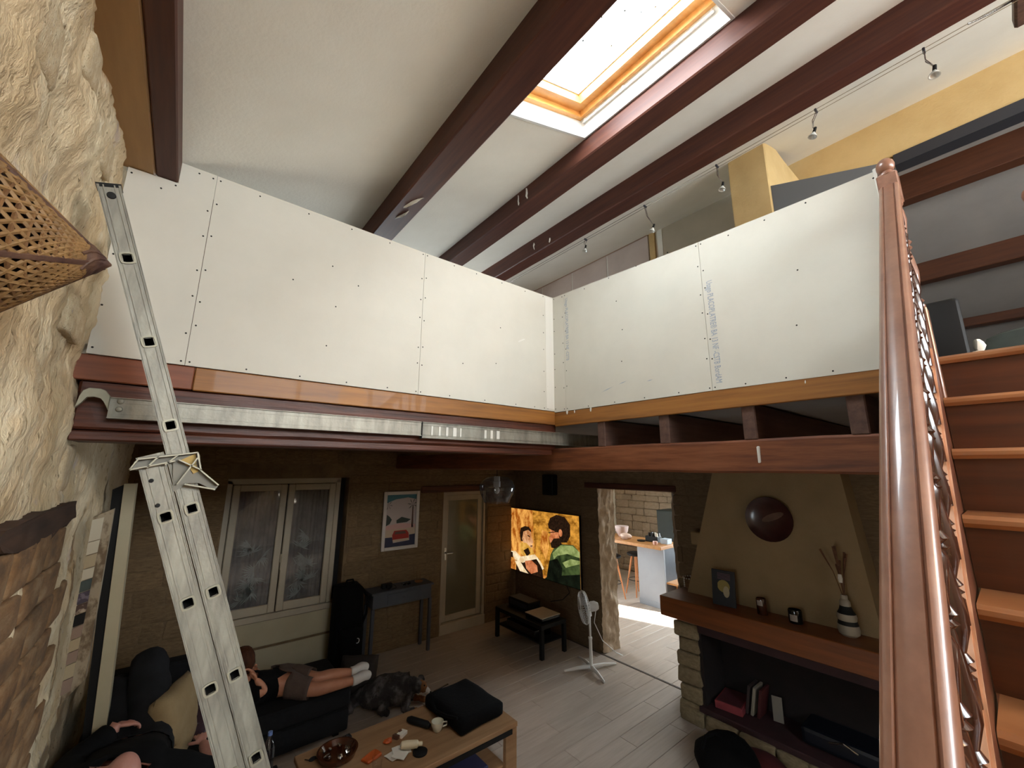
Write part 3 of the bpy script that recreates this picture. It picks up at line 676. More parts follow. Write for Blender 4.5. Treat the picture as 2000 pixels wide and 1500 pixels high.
screws(b4, colr(2.41, 2.9, 3.9, 7)+colr(2.308, 2.89, 3.89, 6), (-1, 0, 0))
b5 = bd('plasterboard', 'white plasterboard in the middle of the right parapet, left of the long printed seam', rp([(1.087, 2.868), (2.290, 2.872), (2.290, 3.912), (1.087, 3.85)]), (XB, 1.7, 2.87))
screws(b5, colr(2.275, 2.89, 3.89, 7)+colr(1.102, 2.885, 3.83, 7)+[(XB, y, 2.885) for y in (2.05, 1.8, 1.55, 1.3)]+[(XB, y, 3.873) for y in (2.05, 1.8, 1.55, 1.3)]+[(XB, 1.72, 3.18), (XB, 1.7, 3.42), (XB, 1.74, 3.66)], (-1, 0, 0))
b6 = bd('plasterboard', 'white plasterboard at the right end of the parapet beside the newel post', rp([(.215, 2.856), (1.085, 2.868), (1.085, 3.85), (.215, 3.822)]), (XB, .65, 2.86))
screws(b6, colr(1.070, 2.885, 3.83, 7)+colr(.225, 2.9, 3.79, 4)+[(XB, y, 2.88) for y in (.9, .7, .5)]+[(XB, y, 3.81) for y in (.9, .7, .5)]+[(XB, .62, 3.15), (XB, .58, 3.45)], (-1, 0, 0))
b = BM(); g = box(b, XB-.003, XB+.006, .207, .222, 3.66, 3.835, .003); wobble(b, .006, 30); obj('torn_edge', b, M['tape'], b6)
def bprint(parent, s, y, z, size, nx):
    # reads downwards: baseline runs from top to bottom, letters face the room (-X)
    R = Matrix(((0, 0, -1, XB-.0006), (0, -1, 0, y), (-nx, 0, 0, z), (0, 0, 0, 1)))
    return text('board_print', s, size, M['ink'], parent, R)
bprint(b6, 'Usago PLACOPLATRE® BA 13 NF -CSTB BordAM', 1.060, 3.565, .052, .60)
bprint(b5, 'Usago PLACOPLATRE® BA 13 NF -CSTB', 2.272, 3.86, .045, .72)
# pencil scuffs
for (y, z, l, a) in ((1.86, 2.99, .12, .25), (1.72, 3.02, .08, .2), (1.5, 3.0, .05, .1)):
    b = BM(); d = Vector((0, math.cos(a), -math.sin(a)))*l/2; p = Vector((XB-.0006, y, z)); poly(b, [p-d, p+Vector((0, 0, .003)), p+d, p-Vector((0, 0, .003))])
    obj('scuff', b, M['ink'], b5)
# timber sole plates and studs behind the boards, added to stop sun leaks
b = BM(); box(b, XL-.02, XP+.05, YB+TB, YB+TB+.06, 2.879, 2.93); box(b, XB+TB, XB+TB+.06, .22, YB, 2.862, 2.92)
for x in (-.046, 1.161, 2.40): box(b, x-.03, x+.03, YB+TB, YB+TB+.05, 2.93, 3.78 if x < 0 else 3.88)
for y in (.25, 1.086, 2.291): box(b, XB+TB, XB+TB+.05, y-.03, y+.03, 2.92, 3.80)
struct('trim_7', b, M['joist'])
# ================================================================== STAIRCASE (climbs towards +X, turned 1.8 degrees)
GO, RI = .21, .20; TX = 2.45; TZ = 2.878; YAW = .0314
def sy(x): return .168+YAW*(x-2.45)            # centre line of string and balusters
def nose(x): return TZ-RI/GO*(TX-x)
st = thing('staircase', 'orange brown wooden staircase with turned balusters climbing to the mezzanine at the right', 'staircase', (1.4, -.3, 0))
RSK = Matrix(((1, YAW), (0, 1)))
for k in range(12):
    x = TX-GO*k; z = TZ-RI*k; y1 = sy(x)-.02
    b = BM(); prism(b, [(x, z), (x-.012, z-.01), (x-.014, z-.022), (x-.008, z-.034), (x+.04, z-.034), (x+.245, z-.034), (x+.245, z)], 'y', -.95, y1)
    obj('tread', b, M['stair'], st)
    b = BM(); box(b, x+.006, x+.022, -.95, y1, z-RI, z-.034); obj('riser', b, M['riser'], st)
def slab(name, x0, x1, off0, off1, ya, yb, m, bev=0, par=st, sh=0):
    """board following the flight between heights off0..off1 above the nosing line"""
    b = BM(); n0 = []
    for x in (x0, x1):
        for o in (off0, off1):
            for y in (ya, yb): n0.append(b.verts.new((x, sy(x)+y, nose(x)+o)))
    for f in ((0, 1, 3, 2), (4, 6, 7, 5), (0, 4, 5, 1), (2, 3, 7, 6), (0, 2, 6, 4), (1, 5, 7, 3)): b.faces.new([n0[i] for i in f])
    if bev: bmesh.ops.bevel(b, geom=list(b.edges), offset=bev, segments=2, affect='EDGES')
    return obj(name, b, m, par, True)
STR = .30
slab('closed_string', .15, 2.40, -.30, STR-.03, -.018, .018, M['riser'])
slab('string_cap', .15, 2.12, STR-.03, STR, -.024, .022, mat('pale_string_cap', 'c79878', 'b88768', .4, scale=(2, 20, 20), coat=.3), .006)
# turned balusters between string cap and rail
RAIL = .925
def railz(x): return nose(x)+RAIL-.135
rail_m = M['rail']
def baluster(x):
    z0 = nose(x)+STR-.004; z1 = railz(x)-.01; h = z1-z0; y = sy(x)
    prof = [(.020, 0), (.020, .10), (.012, .115), (.021, .13), (.012, .145), (.021, .16), (.013, .185), (.024, .27), (.025, .33), (.017, .48), (.012, .56), (.020, .575), (.012, .59), (.021, .61), (.012, .64), (.017, .72), (.022, .80), (.012, .84), (.021, .86), (.012, .88), (.02, .90), (.02, 1)]
    b = BM(); lathe(b, [(r, t*h) for r, t in prof], (x, y, z0), 14); return obj('baluster', b, M['balus'], st, True)
x = 2.26
while x > .35:
    baluster(x); x -= .118
# moulded handrail
prof = [(-.030, -.05), (-.026, -.055), (.026, -.055), (.030, -.05), (.026, -.030), (.034, -.022), (.038, -.008), (.036, .008), (.030, .016), (.022, .018), (.019, .013), (.016, .016), (0, .019), (-.016, .018), (-.019, .014), (-.023, .019), (-.031, .016), (-.036, .008), (-.038, -.008), (-.034, -.022), (-.026, -.030)]
b = BM(); cs = math.cos(math.atan(RI/GO)); rings = []
XT = 2.385
for x in (.12, .5, .9, 1.3, 1.7, 2.1, XT):
    rings.append([b.verts.new((x, .178+YAW*(x-2.42)+p*.94, nose(x)+RAIL-.06+q/cs)) for p, q in prof])
n = len(prof)
for a, c in zip(rings, rings[1:]):
    for k in range(n): b.faces.new((a[k], a[(k+1) % n], c[(k+1) % n], c[k]))
b.faces.new(rings[0]); b.faces.new(rings[-1][::-1])
obj('handrail', b, M['rail'], st, True, sharp=50)
def newel(cx, cy, z0, zt, par, foot):
    b = BM(); w = .036
    box(b, cx-w, cx+w, cy-w, cy+w, z0, foot, .004)
    box(b, cx-w, cx+w, cy-w, cy+w, zt-.24, zt-.10, .004)
    h = zt-.24-foot
    p = [(.033, 0), (.034, .03), (.022, .05), (.033, .07), (.022, .10), (.026, .16), (.034, .26), (.036, .33), (.030, .45), (.022, .53), (.032, .55), (.022, .575), (.034, .60), (.022, .63), (.026, .70), (.034, .82), (.030, .90), (.022, .94), (.033, .96), (.033, 1)]
    lathe(b, [(r, t*h) for r, t in p], (cx, cy, foot), 18)
    lathe(b, [(.036, 0), (.036, .008), (.022, .016), (.02, .024), (.028, .03), (.033, .044), (.034, .058), (.030, .074), (.018, .088), (.003, .094)], (cx, cy, zt-.10), 20)
    return obj('newel_post', b, M['rail'], par, True)
newel(2.415, .177, 2.55, 3.86, st, 3.09)
t = thing('newel_post', 'second newel post top at the right edge of the photo beyond the stair', 'post', (2.43, -.205, 2.9))
newel(2.43, -.205, 2.87, 3.50, t, 3.0)

# ================================================================== LADDERS
LY = 1.72; ks = LY/1.85
def L2(x, z): return Vector((x*ks, LY, HC+(z-HC)*ks))        # a point in the near stile's plane
la = thing('leaning_ladder', 'worn aluminium extension ladder leaning on the rubble wall in front of the left parapet', 'ladder', (.55, LY+.2, 0))
top = L2(-.3225, 3.372); dr = (L2(.33, 1.408)-L2(-.25, 3.121)).normalized()       # down the ladder
nr = Vector((dr.z, 0, -dr.x));                                                   # across the stile, in its plane
if nr.x < 0: nr = -nr
LEN = top.z/abs(dr.z)
WS = .38
def stile(name, cx, s0, s1, w, y0, th, m=M['alu'], holes=()):
    """channel stile: centre offset cx across, from s0 to s1 down, web plus two lips and two ribs"""
    b = BM(); A = top+dr*s0+nr*cx; B = top+dr*s1+nr*cx
    for o in (A, B): o.y = 0
    def rect(c0, c1, ya, yb): 
        vs = [b.verts.new(P+nr*c+Vector((0, y, 0))) for P in (A, B) for (c, y) in ((c0, ya), (c1, ya), (c1, yb), (c0, yb))]
        for f in ((0, 1, 2, 3), (7, 6, 5, 4), (0, 4, 5, 1), (1, 5, 6, 2), (2, 6, 7, 3), (3, 7, 4, 0)): b.faces.new([vs[i] for i in f])
    h = w/2; hw = .0125; cuts = [s0]
    for q in holes: cuts += [q-hw, q+hw]
    cuts.append(s1); dA = (B-A)/(s1-s0); A0 = A.copy()
    for i in range(0, len(cuts)-1):
        A = A0+dA*(cuts[i]-s0); B = A0+dA*(cuts[i+1]-s0)
        if i % 2 == 0: rect(-h, h, y0, y0+.003)
        else: rect(-h, -hw, y0, y0+.003); rect(hw, h, y0, y0+.003)
    A = A0; B = A0+dA*(s1-s0)
    rect(-h, -h+.003, y0-.004, y0+th); rect(h-.003, h, y0-.004, y0+th)
    rect(-h+.002, -h+.006, y0-.004, y0); rect(h-.006, h-.002, y0-.004, y0); rect(-.26*w, -.2*w, y0-.003, y0); rect(.2*w, .26*w, y0-.003, y0)
    return obj(name, b, m, la)
FW = .058; BO = .0
for y0, s in ((LY, 1), (LY+WS, -1)):
    stile('fly_stile', 0, 0, LEN-.35, FW, y0, .028 if s > 0 else -.028, holes=[.245+.2805*k for k in range(10)])
    stile('base_stile', -.066, .885, LEN, .066, y0-.006 if s > 0 else y0+.006, .03 if s > 0 else -.03, holes=[.245+.2805*k+BO for k in range(3, 11)])
def rung(cx, s, y0):
    c = top+dr*s+nr*cx; b = BM(); Rm = Matrix((nr, Vector((0, 1, 0)), nr.cross(Vector((0, 1, 0))))).transposed()
    w = .0135
    def sq(w_, ya, yb, inner=None):
        pass
    # hollow rounded-square tube
    prof = []
    for a in range(16):
        t = 2*math.pi*a/16; cc, ss = math.cos(t), math.sin(t); k = (abs(cc)**5+abs(ss)**5)**(-1/5); prof.append((cc*k, ss*k))
    rings = []
    for (r, y) in ((w*1.45, y0-.001), (w*1.45, y0-.0055), (w*1.08, y0-.0055), (w, y0-.003), (w*.95, y0+.3)):
        rings.append([b.verts.new(Vector((c.x, y, c.z))+r*(p*nr+q*dr)) for p, q in prof])
    for i, (a, d) in enumerate(zip(rings, rings[1:])):
        for k in range(16): b.faces.new((a[k], a[(k+1) % 16], d[(k+1) % 16], d[k])).material_index = 2 if i < 3 else 1
    out = [[b.verts.new(Vector((c.x, y, c.z))+w*(p*nr+q*dr)) for p, q in prof] for y in (y0+.003, y0+WS-.003)]
    for k in range(16): b.faces.new((out[0][k], out[1][k], out[1][(k+1) % 16], out[0][(k+1) % 16]))
    b.faces.new(rings[-1]).material_index = 1  # tube inside coloured near-black for the shade in it
    return obj('rung', b, [M['alu'], M['dark'], M['cast']], la)
for k in range(11):
    s = .245+.2805*k
    if k < 10: rung(0, s, LY)
    if k > 2: rung(-.066, s+BO, LY-.006)
for s in (.035,):
    b = BM(); c = top+dr*s; lathe(b, [(.012, -.004), (.011, .004), (.004, .006)], (c.x, LY-.001, c.z), 12, (0, -1, 0)); obj('rivet', b, M['dark'], la, True)
b = BM(); c = top; bar(b, (c-nr*.031)+Vector((0, .014, 0)), (c+nr*.031)+Vector((0, .014, 0)), .034, .012, up=(0, 0, 1)); obj('end_cap', b, M['black'], la)
for s in (.965, 1.045):
    b = BM(); c = top+dr*s-nr*.078; lathe(b, [(.007, -.004), (.006, .004), (.002, .005)], (c.x, LY-.007, c.z), 10, (0, -1, 0)); obj('rivet', b, M['dark'], la, True)
# cast guide bracket with yellow pads
def yplate(bm, pts, y, th): 
    A = [L2(*p) for p in pts]; prism(bm, [(p.x, p.z) for p in A], 'y', y, y+th)
b = BM()
edge = [(-.126, 2.398), (-.120, 2.425), (-.095, 2.442), (-.03, 2.452), (.042, 2.460), (.050, 2.45), (.058, 2.40), (.078, 2.374), (.118, 2.343), (.108, 2.325), (.06, 2.352), (.03, 2.352), (-.008, 2.322), (-.02, 2.42), (-.03, 2.425), (-.11, 2.396)]
yplate(b, edge, LY-.012, .004)
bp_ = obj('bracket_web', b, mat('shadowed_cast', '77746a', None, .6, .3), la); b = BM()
ribs = [((-.126, 2.398), (-.11, 2.432)), ((-.11, 2.432), (.042, 2.458)), ((.042, 2.458), (.060, 2.395)), ((.060, 2.395), (.116, 2.345)), ((-.006, 2.432), (.06, 2.398)), ((-.085, 2.405), (-.06, 2.443)), ((-.04, 2.415), (-.01, 2.448)), ((.0, 2.35), (.045, 2.44)), ((-.126, 2.398), (-.015, 2.428)), ((.02, 2.35), (.108, 2.33))]
for p, q in ribs:
    P, Q = L2(*p), L2(*q); P.y = Q.y = LY-.022; bar(b, P, Q, .004, .026, up=(0, 1, 0))
br = obj('guide_bracket', b, M['cast'], la)
b = BM(); yplate(b, [(.0, 2.432), (.038, 2.455), (.044, 2.42), (.02, 2.41)], LY-.017, .006); obj('pad', b, M['yellow'], br)
b = BM(); yplate(b, [(.024, 2.408), (.045, 2.418), (.053, 2.392), (.04, 2.385)], LY-.017, .006); obj('pad', b, M['yellow'], br)
# spilt paint on the base stile
b = BM(); rp_ = random.Random(4)
for (s, cx, l, w) in ((2.13, -.075, .05, .008), (2.15, -.055, .04, .008), (2.22, -.078, .09, .011), (2.3, -.068, .08, .009), (2.28, -.05, .06, .006), (2.36, -.072, .07, .010), (2.40, -.055, .07, .009), (2.44, -.066, .06, .013), (2.12, -.092, .03, .005), (2.5, -.06, .05, .012)):
    n = 14; vs = []
    for i in range(n):
        a = 2*math.pi*i/n; k = 1+.45*noise.noise(Vector((i*1.7, s*9, cx*40)))
        p = top+dr*(s+l*.6*math.cos(a)*k)+nr*(cx+w*math.sin(a)*k); vs.append(b.verts.new((p.x, LY-.0108, p.z)))
    vs2 = [b.verts.new(v.co+Vector((0, .0012, 0))) for v in vs]; b.faces.new(vs)
    for i in range(n): b.faces.new((vs[i], vs[(i+1) % n], vs2[(i+1) % n], vs2[i]))
obj('paint_spill', b, M['paint'], la)
for y0 in (LY+.01, LY+WS-.01):
    b = BM(); c = top+dr*(LEN-.03)-nr*.066; c.y = y0; box(b, c.x-.05, c.x+.05, y0-.02, y0+.02, 0, .06, .01); obj('rubber_foot', b, M['black'], la)

# ladder lying along the edge beam, hooks at its left end
lh = thing('lying_ladder', 'long aluminium ladder lying level along the edge beam with hooks at its left end', 'ladder', (1.3, 2.38, 2.6))
HY = 2.392
for y0, s in ((HY, 1), (HY-.0, 0)):
    if not s: continue
    for (x0, x1, z0, z1) in ((-.268, 1.183, 2.607, 2.698), (1.183, 2.95, 2.594, 2.698)):
        b = BM(); box(b, x0, x1, HY-.004+.002*(x0 > 1), HY, z0, z1); box(b, x0, x1, HY-.012, HY+.022, z1-.005, z1, .001); box(b, x0, x1, HY-.012, HY+.022, z0, z0+.005, .001)
        box(b, x0+.01, x1, HY-.006, HY, z0+.02, z0+.023); box(b, x0+.01, x1, HY-.006, HY, z1-.023, z1-.02)
        obj('rail', b, M['alu'], lh)
b = BM()
hk = [(-.268, 2.640), (-.268, 2.70), (-.285, 2.722), (-.30, 2.728), (-.335, 2.728), (-.352, 2.715), (-.358, 2.69), (-.366, 2.64), (-.350, 2.66), (-.338, 2.69), (-.318, 2.695), (-.295, 2.69), (-.285, 2.675)]
prism(b, hk, 'y', HY-.02, HY+.005); bmesh.ops.bevel(b, geom=list(b.edges), offset=.002, affect='EDGES')
obj('end_hook', b, M['cast'], lh)
for z in (2.682, 2.648):
    b = BM(); lathe(b, [(.012, 0), (.010, .008), (.004, .011)], (-.235, HY-.004, z), 12, (0, -1, 0)); obj('rivet', b, M['alu'], lh, True)
b = BM()
for i in range(8):
    x = 1.25+i*.055+(.15 if i > 4 else 0); box(b, x, x+random.uniform(.01, .03), HY-.0052, HY-.0038, 2.612, 2.678)
obj('white_smears', b, M['tape'], lh)
b = BM(); box(b, 1.179, 1.184, HY-.014, HY+.02, 2.59, 2.70); obj('joint_collar', b, M['dark'], lh)

# ================================================================== WOVEN CONE on the left wall
t = thing('woven_cone', 'dark conical woven cane basket on the rubble wall, tip pointing at the ladder', 'basket', (XL+.012, 1.15, 2.829))
CA = Vector((-.1735, 1.15, 2.829)); CB = Vector((XL+.005, 1.15, 2.829)); CR = .162
ax = (CA-CB); ex, ey, ez = frame_of(ax)
HGT = ax.length
def cone(tt, a, r=None):
    R_ = CR*tt if r is None else r
    return CA-ez*HGT*tt+R_*(math.cos(a)*ex+math.sin(a)*ey)
NS, NR = 30, 9
b = BM()
for s in (1, -1):                                   # two families of strips spiral round the cone
    for i in range(NS):
        tube(b, [cone(.18+.82*q/12, 2*math.pi*i/NS+s*1.1*math.log(.18+.82*q/12+.02)) for q in range(13)], .0042, 5, False, squash=1)
obj('open_weave', b, M['wickerl'], t, True)
b = BM()
for i in range(NR): tube(b, [cone(.2+.09*i, 2*math.pi*k/36) for k in range(37)], .0038, 5, False)
obj('hoops', b, M['wicker'], t, True)
for i in range(4):
    b = BM()
    for w in (-1, 0, 1): tube(b, [cone(.06+.94*q/8, .55+i*math.pi/2+w*.035/(.06+.94*q/8)*.35)+ax.normalized()*0 for q in range(9)], .005, 6)
    obj('rib', b, M['wickerd'], t, True)
b = BM(); lathe(b, [(.002, 0), (.012, .01), (CR*.2, HGT*.2), (CR*.2+.004, HGT*.2+.004), (.01, HGT*.2)], CA+ez*.004, 14, -ez)
for i in range(7):
    tube(b, [cone(.04+.16*q/4, i*.9+q*.35, CR*(.04+.16*q/4)+.004) for q in range(5)], .0035, 5)
obj('wrapped_tip', b, M['wickerd'], t, True)
b = BM(); lathe(b, [(CR*.955*u, HGT*.985*u+.012) for u in (.1, .3, .5, .7, .9, 1)], CA, 30, -ez, cap=False); obj('inner_cone', b, M['lattice'], t, True)  # near-black cone set inside the open weave

# ================================================================== CABLE LIGHTS
t = thing('cable_track', 'thin twin wire lighting cable running beside the last dark beam', 'cable', (3.02, 1.5, 4.75))
CX = 3.0; CZ = HC+CX*math.tan(math.radians(38.2))
b = BM(); tube(b, [(CX, YN, CZ), (CX, YF, CZ)], .0022, 5); obj('wire', b, M['chrome'], t)
b = BM(); tube(b, [(CX+.028, YN, CZ-.004), (CX+.028, YF, CZ-.004)], .0022, 5); obj('wire', b, M['chrome'], t)
names = ['low voltage spotlight on the cable nearest the newel post, highest in the photo', 'low voltage spotlight on the cable in front of the ochre wall, second from right', 'low voltage spotlight on the cable just left of the ochre chimney breast', 'low voltage spotlight on the cable over the cream strip, with long bare wires', 'low voltage spotlight on the cable furthest away over the lilac panel']
for i, (y, dx, dy, dz) in enumerate(((-.03, .015, -.02, -.15), (.485, .0, .03, -.15), (1.14, .01, -.02, -.19), (1.79, .005, -.06, -.25), (2.50, 0, .01, -.10))):
    t = thing('cable_spotlight', names[i], 'lamp', (CX+.014, y, CZ), 'cable spotlights')
    p = Vector((CX+.014, y, CZ)); q = p+Vector((dx, dy, dz))
    b = BM(); tube(b, [p+Vector((-.014, 0, .006)), p+Vector((-.01, 0, -.02)), p.lerp(q, .45)+Vector((-.012, .012, 0)), q+Vector((-.005, 0, .035))], .003, 5); tube(b, [p+Vector((.014, 0, .006)), p+Vector((.01, 0, -.02)), p.lerp(q, .45)+Vector((.008, .012, 0)), q+Vector((.005, 0, .035))], .003, 5)
    obj('hanger', b, M['chrome'], t, True)
    b = BM(); box(b, p.x-.02, p.x+.02, y-.006, y+.006, p.z-.012, p.z+.006, .002); obj('clamp', b, M['steel'], t)
    d = Vector((-.15, .35 if i % 2 else .15, -1)).normalized()
    b = BM(); cyl(b, q-d*.035, q, .009, .010, 10); obj('holder', b, M['black'], t, True)
    b = BM(); lathe(b, [(.008, 0), (.014, .010), (.024, .026), (.027, .034), (.022, .034), (.004, .014)], q, 16, d); obj('bulb', b, M['bulb'], t, True)
t = thing('cable_anchor', 'dark ceiling anchor where the lighting cable ends at the top right corner', 'anchor', (2.98, -.42, CZ+.05))
b = BM(); box(b, 2.93, 3.25, -.52, -.36, CZ+.0, CZ+.07, .01); obj('anchor_box', b, M['wickerd'], t)
b = BM(); tube(b, [(3.0, -.2, CZ), (3.03, -.28, CZ+.012), (3.05, -.36, CZ+.03)], .006, 6); obj('cable_loop', b, M['chrome'], t, True)

# ================================================================== UPSTAIRS, beyond the landing
t = thing('office_chair', 'black office chair backrest showing above the landing', 'chair', (3.45, .14, 2.875))
b = BM(); g = box(b, 3.36, 3.42, .07, .27, 3.02, 3.40, .03, seg=3); 
for v in g: v.co.x += .10*(v.co.z-3.0)
obj('backrest', b, M['black'], t, True)
b = BM(); box(b, 3.36, 3.80, -.05, .30, 2.96, 3.03, .025, seg=2); obj('seat', b, M['black'], t, True)
b = BM(); cyl(b, (3.58, .13, 2.90), (3.58, .13, 2.97), .02); 
for k in range(5): a = k*1.257; bar(b, (3.58, .13, 2.905), (3.58+.2*math.cos(a), .13+.2*math.sin(a), 2.895), .03, .02)
obj('base', b, M['black'], t)
t = thing('green_cushion', 'dark green folded duvet lying upstairs behind the landing edge', 'bedding', (3.75, -.15, 2.875))
b = BM(); cushion(b, (3.75, -.22, 3.04), .5, .56, .32, (0, .1, 0)); obj('cover', b, M['olive'], t, True)
t = thing('cloth_bundle', 'small whitish cloth bundle between the chair and the green duvet', 'cloth', (3.6, .03, 2.875))
b = BM(); ball(b, (3.45, .035, 3.10), (.03, .025, .045), 10); wobble(b, .012, 20); ball(b, (3.47, .04, 2.97), (.08, .04, .095), 10); obj('cloth', b, M['paper'], t, True)
t = thing('paper_ball', 'crumpled white paper peeping over the landing edge', 'paper', (2.62, .02, 2.878))
b = BM(); ball(b, (2.62, .035, 2.895), (.02, .028, .018), 8); wobble(b, .006, 50); obj('ball', b, M['paper'], t, True)
# ================================================================== LOWER ROOM
# ---- television
t = thing('television', 'large flat television on the dark wall showing two men against orange rock', 'television', (4.6, 5.06, 1.2))
TY0, TY1, TZ0, TZ1 = 4.135, 5.875, .735, 1.722; TXF = 4.60
b = BM(); box(b, TXF, TXF+.035, TY0-.008, TY1+.008, TZ0-.010, TZ1+.008, .004); obj('casing', b, M['blackgl'], t)
b = BM(); box(b, TXF+.03, XR+.02, 4.75, 5.25, 1.0, 1.45, .004); obj('wall_mount', b, M['black'], t)
def screenmat(name, a, c, s, sc, st):
    if name in MATS: return MATS[name]
    m = bpy.data.materials.new(name); m.use_nodes = True; nt = m.node_tree; N = nt.nodes; L = nt.links
    bs = N['Principled BSDF']; bs.inputs['Base Color'].default_value = (.005, .005, .005, 1); bs.inputs['Roughness'].default_value = .25
    tc = N.new('ShaderNodeTexCoord'); mp = N.new('ShaderNodeMapping'); mp.inputs['Scale'].default_value = sc; mp.inputs['Rotation'].default_value = (.6, 0, 0); L.new(tc.outputs['Object'], mp.inputs[0])
    n = N.new('ShaderNodeTexNoise'); n.inputs['Scale'].default_value = 1; n.inputs['Detail'].default_value = 4; n.inputs['Roughness'].default_value = .65; L.new(mp.outputs[0], n.inputs[0])
    r = N.new('ShaderNodeValToRGB'); r.color_ramp.elements[0].position = .38; r.color_ramp.elements[1].position = .62
    r.color_ramp.elements[0].color = srgb(a); r.color_ramp.elements[1].color = srgb(c); L.new(n.outputs[0], r.inputs[0])
    L.new(r.outputs[0], bs.inputs['Emission Color']); bs.inputs['Emission Strength'].default_value = st; MATS[name] = m; return m
TVS = 1.5
mats = [screenmat('screen_rock', '9a4f12', 'f2ae55', 1, (1, 9, 5), TVS), screenmat('screen_gold', '7a4a0e', 'd9973a', 1, (1, 6, 9), TVS), screenmat('screen_hair', '120a06', '2e1c10', 1, (1, 30, 30), TVS), screenmat('screen_face', 'a8683a', 'e8b483', 1, (1, 8, 8), TVS),
        screenmat('screen_green', '1f2a15', '46552e', 1, (1, 5, 5), TVS), screenmat('screen_lightgreen', '6c7a42', '9aa667', 1, (1, 9, 9), TVS), screenmat('screen_dark', '070a06', '141a10', 1, (1, 6, 6), TVS), screenmat('screen_pale', 'd9b98a', 'fbe9c4', 1, (1, 12, 12), TVS), screenmat('screen_scarf', 'b8822c', 'e0ab50', 1, (1, 12, 12), TVS), screenmat('screen_skin2', 'a4542c', 'd98a5c', 1, (1, 8, 8), TVS)]
b = BM()
def sp(pts, mi, lay=1):                                  # picture coordinates: u to the right 0..1, v down 0..1
    poly(b, [(TXF-.0004-.0004*lay, TY1-u*(TY1-TY0), TZ1-v*(TZ1-TZ0)) for u, v in pts], mi)
def se(cu, cv, ru, rv, mi, lay, n=18, rot=0):
    sp([(cu+ru*math.cos(2*math.pi*k/n)*math.cos(rot)-rv*math.sin(2*math.pi*k/n)*math.sin(rot), cv+ru*math.cos(2*math.pi*k/n)*math.sin(rot)*1.6+rv*math.sin(2*math.pi*k/n)*math.cos(rot)) for k in range(n)], mi, lay)
sp([(0, 0), (1, 0), (1, 1), (0, 1)], 0, 0)
sp([(.42, 0), (1, 0), (1, .55), (.72, .95), (.5, .95), (.44, .5)], 1, 1)
sp([(.55, .28), (.62, .3), (.64, .5), (.60, .72), (.52, .55)], 0, 2)
# reclining man: hair, face, scarf, vest, rifle, hand, trousers
sp([(.235, .40), (.25, .31), (.31, .27), (.37, .27), (.40, .32), (.40, .40), (.30, .52), (.25, .52)], 2, 3)
sp([(.29, .36), (.36, .32), (.40, .35), (.405, .42), (.43, .50), (.415, .53), (.42, .58), (.38, .62), (.31, .58), (.27, .48)], 3, 4)
sp([(.35, .40), (.385, .415), (.385, .43), (.35, .42)], 2, 5); sp([(.39, .56), (.42, .55), (.42, .565), (.39, .575)], 2, 5)
sp([(.24, .55), (.33, .53), (.43, .62), (.46, .70), (.36, .78), (.25, .72)], 8, 5); sp([(.29, .66), (.36, .6), (.39, .68), (.34, .74)], 2, 6)
sp([(.18, .80), (.36, .76), (.50, .72), (.55, .88), (.56, 1.0), (.18, 1.0)], 2, 3)
sp([(.10, .72), (.17, .70), (.25, .77), (.45, .68), (.50, .73), (.36, .80), (.28, .86), (.16, .84)], 7, 6); sp([(.09, .73), (.13, .73), (.135, .82), (.095, .81)], 2, 7)
sp([(.16, .86), (.24, .84), (.30, .93), (.36, 1.0), (.24, 1.0)], 7, 6)
sp([(.31, .82), (.40, .78), (.48, .84), (.49, .93), (.40, .99), (.33, .93)], 9, 7)
for k in range(3): sp([(.44+.03*k, .70+.03*k), (.46+.03*k, .69+.03*k), (.55+.01*k, .80+.03*k), (.53+.01*k, .82+.03*k)], 7, 7)
# leaning man in a green jacket
sp([(.66, .62), (.70, .52), (.80, .44), (.93, .42), (1, .50), (1, 1), (.62, 1), (.64, .75)], 4, 6)
sp([(.64, .72), (.74, .66), (.80, .78), (.78, 1), (.60, 1)], 6, 7)
sp([(.68, .60), (.78, .46), (.92, .43), (1, .50), (1, .58), (.86, .56), (.74, .62), (.70, .68)], 5, 8); sp([(.80, .70), (.90, .62), (1, .62), (1, .66), (.90, .72), (.84, .76)], 5, 8)
sp([(.62, .95), (.80, .88), (1, .80), (1, 1), (.58, 1)], 6, 9)
sp([(.63, .18), (.66, .08), (.74, .02), (.84, .04), (.90, .14), (.90, .30), (.86, .40), (.78, .42), (.76, .28), (.68, .26), (.64, .24)], 2, 9)
sp([(.66, .24), (.76, .26), (.78, .40), (.74, .48), (.68, .50), (.655, .44), (.64, .38), (.66, .34)], 9, 8); sp([(.66, .46), (.70, .38), (.77, .36), (.80, .44), (.72, .52), (.67, .52)], 2, 10)
se(.785, .28, .022, .055, 9, 10); sp([(.64, .30), (.75, .26), (.75, .272), (.64, .313)], 6, 10)
obj('screen_picture', b, mats, t)
b = BM(); tube(b, [(4.66, 4.5, .76), (4.67, 4.42, .62), (4.66, 4.55, .5), (4.6, 4.75, .44)], .006, 6); obj('power_lead', b, M['black'], t, True)

